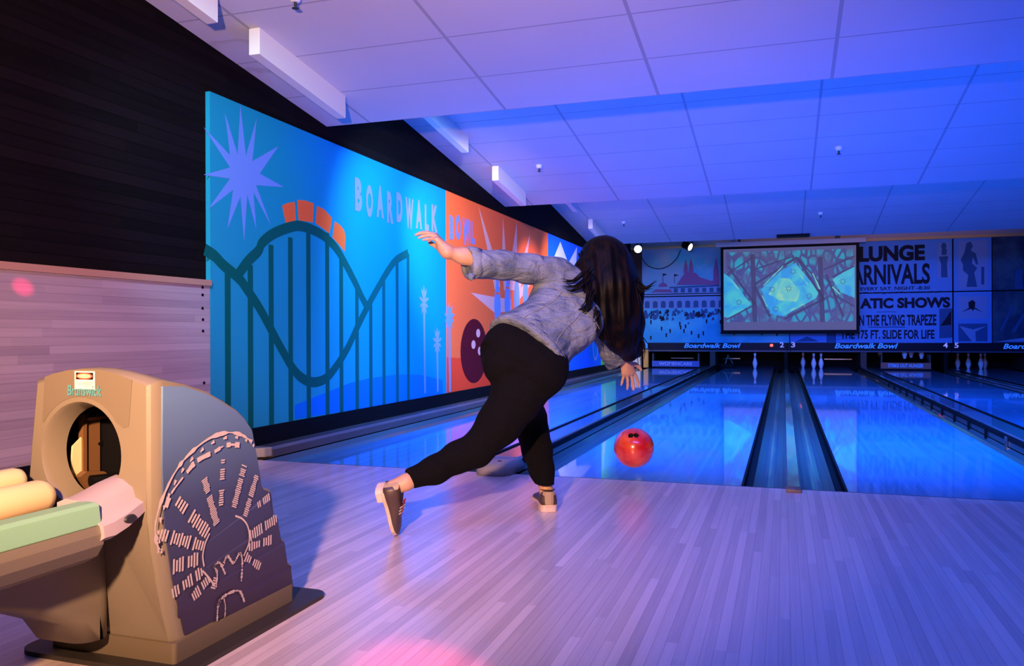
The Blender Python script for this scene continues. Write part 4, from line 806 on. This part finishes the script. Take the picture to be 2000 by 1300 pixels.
def vec(p): return np.array(p, float)
def unit(v): v = vec(v); return v / np.linalg.norm(v)
fwd, rgt, upv = vec(FW), vec(RT), vec(UP)
# joints
HEM = vec((-1.085,-1.103,0.742)); NECK = vec((-.917,-.794,1.016))
uA = unit(NECK - HEM); vA = rgt * .88 - upv * .46; vA = unit(vA - uA * (vA @ uA)); wA = np.cross(uA, vA)
if wA @ fwd < 0: wA = -wA
LS, LE, LW = (-1.022,-.913,1.081), (-1.205,-1.122,1.104), (-1.386,-1.288,1.151)
LCUF = vec((-1.307,-1.225,1.112))
RS, RE, RW = (-.84,-.684,0.876), (-.824,-.573,0.744), (-.782,-.496,0.673)
HR, KR, AR = (-1.026,-1.125,0.668), (-1.251,-1.306,0.327), (-1.464,-1.525,0.222)      # trailing (right) leg
HL, KL, AL = (-1.169,-1.11,0.691), (-1.19,-.737,0.407), (-1.079,-.853,0.077)      # sliding (left) leg
HEAD = vec((-.857,-.647,1.143)); LO, HI = (-1.7, -1.75, -.02), (-.55, -.2, 1.3)

skin = mat('skin', (.62, .36, .22), .5, noise=(30, (.58, .32, .19))); skin.node_tree.nodes['Principled BSDF'].inputs['Subsurface Weight'].default_value = .08; skin.node_tree.nodes['Principled BSDF'].inputs['Subsurface Radius'].default_value = (.02, .01, .005)
B = Field(LO, HI, .0042)
B.loft(HEM - uA * .06, (uA, vA, wA), [(0, 0, 0, .155, .10), (.1, -.01, 0, .135, .10), (.22, .005, 0, .14, .105), (.32, .01, 0, .155, .10), (.42, 0, .0, .12, .07), (.45, 0, 0, .08, .05)], .03)
B.cone(NECK - uA * .02, HEAD - upv * .02, .05, .045, .03)
# head: skull, jaw, nose, ears, brow and lips (she looks down the lane, away from us)
hd = unit(fwd * .9 + rgt * .25 - upv * .35); hx = unit(np.cross(hd, upv)); hu = np.cross(hx, hd)
B.ell(HEAD, (.070, .088, .098), (hx, hd, hu), .02); B.ell(HEAD + hd * .045 - hu * .062, (.048, .045, .048), (hx, hd, hu), .03)
B.cone(HEAD + hd * .085 + hu * .005, HEAD + hd * .104 - hu * .028, .008, .012, .012)
for s in (-1, 1):
    B.ell(HEAD + hx * s * .072 - hu * .005, (.008, .018, .03), (hx, hd, hu), .006); B.ell(HEAD + hd * .084 + hx * s * .03 + hu * .022, (.022, .008, .007), (hx, hd, hu), .012)
B.cone(HEAD + hd * .088 - hu * .052 - hx * .018, HEAD + hd * .088 - hu * .052 + hx * .018, .006, .006, .006)
# arms
LEi = vec(LE); B.chain([LS, LE, (-1.267,-1.195,1.122), (-1.332,-1.238,1.136), LW], [.045, .040, .037, .034, .0235], .02)
B.chain([RS, RE, (-.806,-.536,0.709), RW], [.045, .040, .034, .025], .02)
# left hand: back of the hand up, bent up at the wrist, fingers reaching left
def fingers(F, data, k=.006):
    for pts, r in data: F.chain(pts, [r * 1.08, r, r * .94, r * .78][:len(pts)], k)
kn = {'i': (-1.453,-1.252,1.226), 'm': (-1.446,-1.278,1.225), 'r': (-1.435,-1.3,1.216), 'p': (-1.418,-1.315,1.2)}
for q in kn.values(): B.cone(LW, q, .0215, .0125, .014)
B.cone(LW, (-1.415,-1.287,1.169), .024, .018, .014)
fingers(B, [([kn['i'], (-1.486,-1.253,1.24), (-1.512,-1.258,1.241), (-1.532,-1.268,1.23)], .0078), ([kn['m'], (-1.478,-1.287,1.236), (-1.505,-1.296,1.234), (-1.523,-1.305,1.226)], .0082), ([kn['r'], (-1.457,-1.312,1.222), (-1.476,-1.322,1.217), (-1.495,-1.332,1.21)], .0078), ([kn['p'], (-1.434,-1.333,1.203), (-1.449,-1.345,1.201), (-1.466,-1.354,1.198)], .0068)])
fingers(B, [([(-1.414,-1.26,1.171), (-1.455,-1.237,1.18), (-1.48,-1.235,1.194), (-1.493,-1.239,1.207)], .0092)], .010)
# right hand: hanging open after the release, thumb to the outside
kr = [(-.751,-.443,0.619), (-.763,-.458,0.612), (-.778,-.474,0.61), (-.792,-.483,0.615)]
for q in kr: B.cone(RW, q, .0215, .0125, .014)
fingers(B, [([kr[0], (-.741,-.414,0.587), (-.736,-.396,0.563), (-.737,-.391,0.542)], .0080), ([kr[1], (-.758,-.43,0.577), (-.756,-.413,0.548), (-.757,-.409,0.525)], .0083), ([kr[2], (-.777,-.452,0.576), (-.78,-.437,0.549), (-.783,-.433,0.529)], .0079), ([kr[3], (-.797,-.469,0.586), (-.804,-.461,0.566), (-.809,-.458,0.55)], .0069)])
fingers(B, [([(-.764,-.469,0.66), (-.741,-.44,0.654), (-.727,-.42,0.641), (-.718,-.411,0.625)], .0095)], .010)
# legs and ankles inside the clothes
B.ell(HEM - uA * .05, (.14, .15, .10), (uA, vA, wA), .04)
B.chain([HR, KR, (-1.387,-1.415,0.259), AR], [.085, .05, .043, .029], .03); B.chain([AR, (-1.508,-1.55,0.202)], [.031, .032], .02)
B.chain([HL, KL, (-1.141,-.806,0.279), AL], [.085, .05, .05, .028], .03); B.chain([AL, (-1.076,-.837,0.027)], [.028, .026], .02)
V, F = B.mesh(2)
BODY = np_obj('person', V, F, skin, label='bowler with long dark hair, denim jacket and black jeans, arm flung back', cat='person')

# jeans
jm = mat('jeans_black', (.0035, .003, .0035), .95, bump=.5, bscale=35); jm.node_tree.nodes['Principled BSDF'].inputs['Specular IOR Level'].default_value = .12
J = Field((-1.65, -1.72, .02), (-.7, -.4, .98), .006)
J.loft(HEM - uA * .13, (uA, vA, wA), [(0, .0, .0, .165, .12), (.06, 0, 0, .180, .135), (.11, .0, 0, .174, .122), (.16, 0, 0, .160, .11)], .03)
J.ell((-1.146,-1.176,0.678), (.116, .122, .108), None, .05); J.ell((-1.016,-1.143,0.65), (.108, .122, .108), None, .05)
J.chain([HR, (-1.109,-1.195,0.541), (-1.168,-1.247,0.437), KR, (-1.314,-1.348,0.303), (-1.383,-1.424,0.259), (-1.459,-1.518,0.232)], [.100, .104, .089, .066, .060, .053, .041], .035)
J.chain([HL, (-1.191,-.928,0.554), KL, (-1.169,-.762,0.331), (-1.139,-.805,0.265), (-1.105,-.846,0.18), (-1.076,-.879,0.115)], [.112, .10, .070, .068, .066, .053, .041], .035)
d1 = unit(vec(AR) - vec(KR)); J.cutplane((-1.455,-1.516,0.236), d1, .10); d2 = vec((0, -.0, -1.)) ; J.cutplane((-1.076,-.879,0.119), d2, .10)
V, F = J.mesh(2)
nz = np.sin(V[:, 0] * 61 + V[:, 2] * 37 + 1.3 * np.sin(V[:, 1] * 43)) * np.sin(V[:, 2] * 71 - V[:, 0] * 29)
V[:, 1] += .0022 * nz; JE = np_obj('jeans', V, F, jm, BODY)
# denim jacket
def denim():
    m = bpy.data.materials.new('denim'); m.use_nodes = True; nt = m.node_tree; L = nt.links.new; b = nt.nodes['Principled BSDF']; b.inputs['Roughness'].default_value = .8
    tc = N(nt, 'ShaderNodeTexCoord'); n1 = N(nt, 'ShaderNodeTexNoise'); n1.inputs['Scale'].default_value = 9; n1.inputs['Detail'].default_value = 6; L(tc.outputs['Object'], n1.inputs['Vector'])
    n2 = N(nt, 'ShaderNodeTexNoise'); n2.inputs['Scale'].default_value = 160; L(tc.outputs['Object'], n2.inputs['Vector'])
    ad = N(nt, 'ShaderNodeMath', op='MULTIPLY_ADD', i1=.35); L(n2.outputs['Fac'], ad.inputs[0]); L(n1.outputs['Fac'], ad.inputs[2])
    r = N(nt, 'ShaderNodeValToRGB'); e = r.color_ramp.elements; e[0].position = .48; e[0].color = (.07, .10, .15, 1); e[1].position = .82; e[1].color = (.23, .27, .33, 1); L(ad.outputs[0], r.inputs[0]); L(r.outputs[0], b.inputs['Base Color'])
    mp = N(nt, 'ShaderNodeMapping'); mp.inputs['Scale'].default_value = (6, 6, 14); mp.inputs['Rotation'].default_value = (0, .6, 0); L(tc.outputs['Object'], mp.inputs[0])
    n3 = N(nt, 'ShaderNodeTexNoise'); n3.inputs['Scale'].default_value = 1.6; n3.inputs['Detail'].default_value = 3; n3.inputs['Distortion'].default_value = .8; L(mp.outputs[0], n3.inputs['Vector'])
    bp = N(nt, 'ShaderNodeBump'); bp.inputs['Strength'].default_value = .8; bp.inputs['Distance'].default_value = .035; L(n3.outputs['Fac'], bp.inputs['Height']); L(bp.outputs[0], b.inputs['Normal'])
    return m
dn = denim(); seam = mat('denim_seam', (.20, .205, .22), .8)
J = Field((-1.55, -1.6, .45), (-.6, -.2, 1.2), .0055)
TOR = [(-.02, 0, 0, .192, .150), (.0, 0, 0, .190, .148), (.05, -.004, 0, .178, .135), (.11, .002, 0, .166, .128), (.19, .018, 0, .168, .128), (.27, .012, 0, .185, .125), (.33, .01, 0, .178, .11), (.39, .0, 0, .13, .085), (.43, 0, 0, .09, .06)]
J.loft(HEM, (uA, vA, wA), TOR, .03)
J.cone((-1.011,-.91,1.074), (-.912,-.813,1.019), .066, .07, .04); J.cone((-.841,-.705,0.88), (-.917,-.794,0.997), .07, .07, .04)
J.chain([(-1.018,-.912,1.083), (-1.114,-1.028,1.093), LE, (-1.269,-1.191,1.103), (-1.329,-1.248,1.109)], [.068, .063, .060, .056, .056], .03)
J.chain([(-.836,-.682,0.866), (-.83,-.617,0.796), (-.828,-.564,0.727), (-.822,-.52,0.671)], [.074, .069, .062, .058], .03)
aL = unit(vec((-1.329,-1.248,1.109)) - vec(LE)); J.cutplane((-1.307,-1.225,1.108), aL, .13)
aR = unit(rgt * .75 - upv * .62 + fwd * .1); J.cutplane((-.797,-.522,0.691), aR, .10)
V, F = J.mesh(2)
t = (V - HEM) @ uA; s_ = (V - HEM) @ vA
fold = np.sin(s_ * 38 + t * 55 + 1.5 * np.sin(t * 21 + s_ * 9)) * .5 + np.sin(s_ * 75 - t * 48 + 2 * np.sin(s_ * 17)) * .35
V += (-wA)[None, :] * (fold * .0035)[:, None]
JK = np_obj('denim_jacket', V, F, dn, BODY, label='faded grey blue denim jacket')
# waistband, cuffs, back seams
def ellring(t, ex, n=64):
    row = [np.interp(t, [r[0] for r in TOR], [r[c] for r in TOR]) for c in (1, 2, 3, 4)]
    return [HEM + uA * t + vA * (row[0] + (row[2] + ex) * math.cos(2 * math.pi * k / n)) + wA * (row[1] + (row[3] + ex) * math.sin(2 * math.pi * k / n)) for k in range(n)]
m = MB(); m.loft([ellring(-.018, -.008), ellring(-.020, .005), ellring(.005, .006), ellring(.022, .005), ellring(.025, -.004)], dn, caps=False); wb = make('waistband', m, JK, smooth=True)
m = MB()
for tt, e in ((-.014, .0062), (.018, .0062)):
    a, b = ellring(tt, e), ellring(tt + .003, e + .0006); k = len(a); m.add(a + b, [(i, (i + 1) % k, k + (i + 1) % k, k + i) for i in range(k)], seam)
make('stitching', m, wb)
def onback(t, deg, ex=.0025):
    row = [np.interp(t, [r[0] for r in TOR], [r[c] for r in TOR]) for c in (1, 2, 3, 4)]; a = math.radians(deg)
    return HEM + uA * t + vA * (row[0] + (row[2] + ex) * math.cos(a)) + wA * (row[1] + (row[3] + ex) * math.sin(a))
m = MB()
for d0, d1 in ((-118, -108), (-62, -72)): m.tube([onback(.02 + .24 * k / 14, d0 + (d1 - d0) * k / 14) for k in range(15)], .002, seam, 6)
m.tube([onback(.262 + .01 * math.cos(k * .26), -160 + 140 * k / 24, .004) for k in range(25)], .002, seam, 6)
make('back_seam', m, JK, smooth=True)
def cuff(c, ax, r0, r1, ln, side, name='cuff'):
    c, ax = vec(c), unit(ax); q = unit(np.cross(ax, upv + .01)); p = np.cross(ax, q); m = MB(); n = 32
    ring = lambda s, r, sq=1: [c + ax * s + (q * math.cos(2 * math.pi * k / n) + p * sq * math.sin(2 * math.pi * k / n)) * r * (1 + .05 * math.sin(3 * 2 * math.pi * k / n + 1)) for k in range(n)]
    m.loft([ring(-ln * .5, r0 - .004), ring(-ln * .5, r0 + .005), ring(0, r1 + .009), ring(ln * .45, r1 + .010), ring(ln * .5, r1 + .004), ring(ln * .42, r1 - .006), ring(0, r1 - .012)], dn, caps=False); return make(name, m, JK, smooth=True)
cuff((-1.295,-1.215,1.106), aL - upv * .10, .055, .060, .060, 0)
m = MB(); fc = [(-1.299,-1.269,1.044), (-1.279,-1.273,1.043), (-1.267,-1.269,1.033), (-1.284,-1.275,1.022)]
m.tube([(-1.283,-1.269,1.055), (-1.285,-1.275,1.039), (-1.278,-1.271,1.031)], [.016, .013, .006], dn, 10); make('cuff_flap', m, JK, smooth=True)
cuff((-.805,-.53,0.699), aR, .057, .058, .045, 0)

# hair
hm = bpy.data.materials.new('dark_hair'); hm.use_nodes = True; nt = hm.node_tree; b_ = nt.nodes['Principled BSDF']; tc = N(nt, 'ShaderNodeTexCoord'); mp = N(nt, 'ShaderNodeMapping'); mp.inputs['Scale'].default_value = (34, 34, 3); nt.links.new(tc.outputs['Object'], mp.inputs[0])
nz = N(nt, 'ShaderNodeTexNoise'); nz.inputs['Scale'].default_value = 1; nz.inputs['Detail'].default_value = 4; nt.links.new(mp.outputs[0], nz.inputs['Vector']); r_ = N(nt, 'ShaderNodeValToRGB'); e = r_.color_ramp.elements; e[0].position = .45; e[0].color = (.0012, .0009, .0008, 1); e[1].position = .75; e[1].color = (.014, .0055, .003, 1)
nt.links.new(nz.outputs['Fac'], r_.inputs[0]); nt.links.new(r_.outputs[0], b_.inputs['Base Color']); b_.inputs['Roughness'].default_value = .55; b_.inputs['Specular IOR Level'].default_value = .12
Hf = Field((-1.15, -1.25, .45), (-.45, -.25, 1.4), .007)
Hf.ell((-.853,-.667,1.151), (.102, .118, .108), (hx, hd, hu), .02)
Hf.chain([(-.831,-.723,1.136), (-.805,-.757,1.02), (-.779,-.737,0.903), (-.764,-.68,0.796), (-.743,-.609,0.711)], [.118, .118, .106, .078, .042], .04)
Hf.chain([(-.89,-.806,1.089), (-.881,-.845,0.982), (-.848,-.834,0.878), (-.824,-.784,0.809)], [.072, .070, .055, .035], .04)
Hf.chain([(-.775,-.641,1.122), (-.73,-.647,1), (-.716,-.622,0.856), (-.708,-.556,0.71)], [.068, .058, .045, .020], .04)
V, F = Hf.mesh(2); ang = (V - HEAD) @ rgt
V += np.outer(np.sin(ang * 160 + (V - HEAD) @ upv * 9) * .003 + np.sin(ang * 71 - (V - HEAD) @ upv * 5 + 1) * .004, -fwd)
HA = np_obj('hair', V, F, hm, BODY)
random.seed(11); m = MB()
def strand(p0, p1, p2, r):
    pts = smooth_line([p0, p1, p2], 5); n = len(pts); m.tube(pts, [max(r * (1 - i / (n - 1)) ** .6, .0004) for i in range(n)], hm, 5)
J_ = lambda s: vec([random.gauss(0, s), random.gauss(0, s), random.gauss(0, s)])
for i in range(150):
    f = random.random(); a = vec((-.93,-.788,1.163)) * (1 - f) + vec((-.741,-.693,1.153)) * f; mid = vec((-.885,-.91,0.957)) * (1 - f) + vec((-.695,-.741,0.949)) * f; e = vec((-.829,-.849,0.797)) * (1 - f) + vec((-.693,-.593,0.706)) * f
    strand(a + J_(.014), mid + J_(.018), e + J_(.022) - upv * random.uniform(-.02, .03), random.uniform(.003, .007))
for p0, p1, p2 in (((-.853,-.962,1.073), (-.899,-1.02,1.017), (-.958,-1.039,1.015)), ((-.853,-.962,1.082), (-.906,-1.012,1.035), (-.952,-1.027,1.033)), ((-.847,-.971,1.01), (-.853,-1.005,0.937), (-.895,-1.019,0.904)), ((-.839,-.968,0.976), (-.847,-.992,0.911), (-.887,-1.005,0.88)), ((-.853,-.963,1.055), (-.889,-1.006,1.004), (-.931,-1.02,0.993)),
                  ((-.701,-.743,1.065), (-.652,-.748,1.013), (-.601,-.731,1.034)), ((-.704,-.744,1.047), (-.656,-.749,1.003), (-.621,-.737,1.01)), ((-.824,-.953,0.921), (-.837,-.968,0.858), (-.875,-.98,0.867)), ((-.82,-.93,0.899), (-.818,-.94,0.82), (-.84,-.947,0.786)), ((-.712,-.62,0.856), (-.677,-.598,0.76), (-.69,-.592,0.689))):
    for k in range(6): strand(vec(p0) + J_(.009), vec(p1) + J_(.006), vec(p2) + J_(.008), random.uniform(.003, .0055))
make('loose_strands', m, HA, smooth=True)

# bowling shoes
def shoe(org, ax, up_, L, parts_name, tongue):
    """org: centre of the heel on the sole line, ax: heel to toe, up_: away from the sole"""
    a = unit(ax); u = vec(up_); u = unit(u - a * (u @ a)); w = np.cross(a, u); P = lambda x, y, z: vec(org) + a * x * L + w * y * 1.18 + u * z
    out = [(0, .012), (.015, .024), (.06, .031), (.18, .034), (.35, .031), (.5, .034), (.68, .042), (.82, .041), (.92, .032), (.98, .017), (1, .006)]
    lft = [(x, -y) for x, y in out]; poly = out + lft[::-1]
    ups = [(.0, .024, .062), (.05, .032, .078), (.15, .034, .080), (.27, .031, .072), (.38, .032, .068), (.5, .035, .060), (.65, .041, .046), (.8, .039, .038), (.92, .029, .030), (.985, .014, .022)]
    upper_m = mat('shoe_brown', (.075, .045, .035), .42); rings = []
    for x, wd, ht in ups:
        r = []
        for k in range(17):
            th = math.pi * k / 16; cc, ss = math.cos(th), math.sin(th); r.append(P(x, wd * (abs(cc) ** .75) * (1 if cc >= 0 else -1), .018 + (ht - .018) * ss ** .7))
        rings.append(r)
    sh = MB(); sh.loft(rings, upper_m); T = make(parts_name, sh, BODY, smooth=True, label=None)
    m = MB(); m.loft([[P(x, y * s, z) for x, y in poly] for z, s in ((.006, .97), (.008, 1.04), (.018, 1.07), (.021, 1.03))], mat('sole_pale', (.70, .52, .38), .5)); make('sole', m, T)
    hb = [p for p in poly if p[0] <= .2]; hp = [(.0, .012), (.015, .024), (.06, .031), (.22, .034), (.22, -.034), (.06, -.031), (.015, -.024), (0, -.012)]
    m = MB(); m.prism([P(x, y * 1.03, -.014) for x, y in hp], u * .021, mat('heel_pale', (.74, .56, .46), .5)); make('heel', m, T)
    m = MB(); rg = []
    for z, e, bx in ((.02, .0245, .006), (.045, .024, .003), (.07, .0215, .002), (.078, .018, .006)):
        rg.append([P(-.030 + bx + .075 * abs(k) ** 2.2, e * k * 1.12, z) for k in (-1, -.6, -.2, .2, .6, 1)])
    m.loft(rg, mat('heel_tab_tan', (.42, .30, .18), .55), caps=False, close=False); q = make('heel_tab', m, T); q.modifiers.new('thick', 'SOLIDIFY').thickness = .004
    m = MB(); rc = []
    for s in (1, .82): rc.append([P(.19 + .19 * math.cos(k * math.pi / 10), .030 * s * math.sin(k * math.pi / 10), .081 - .012 * max(0, math.cos(k * math.pi / 10)) + .004 * (1 - s)) for k in range(20)])
    m.loft(rc, dark, caps=True); make('collar', m, T)
    m = MB(); m.loft([[P(x, y, z + zz) for y, zz in ((-.017, 0), (-.010, .006), (.010, .006), (.017, 0))] for x, z in ((.36, .078), (.40, .070), (.5, .062), (.6, .051))], mat('tongue_red', (.35, .02, .025), .5)); make('tongue', m, T)
    lm = mat('lace_pale', (.45, .40, .38), .6)
    for x, z in ((.42, .076), (.48, .070), (.54, .064)):
        m = MB(); m.tube([P(x, -.024, z - .012), P(x + .01, 0, z + .001), P(x, .024, z - .012)], .003, lm, 6); make('lace', m, T)
    return T
# trailing shoe stands on its toe, sole towards the left
oH, oT = vec((-1.553,-1.575,0.212)), vec((-1.537,-1.48,0.004))
shoe(oH, oT - oH, rgt * .93 + upv * .25 - fwd * .18, np.linalg.norm(oT - oH) * 1.0, 'bowling_shoe', True)
# sliding shoe flat on the boards, seen from behind
g = vec((-1.053,-.903,0)); g[2] = .015
tdir = fwd * .97 - rgt * .12
shoe(g, tdir, upv, .25, 'bowling_shoe', True)
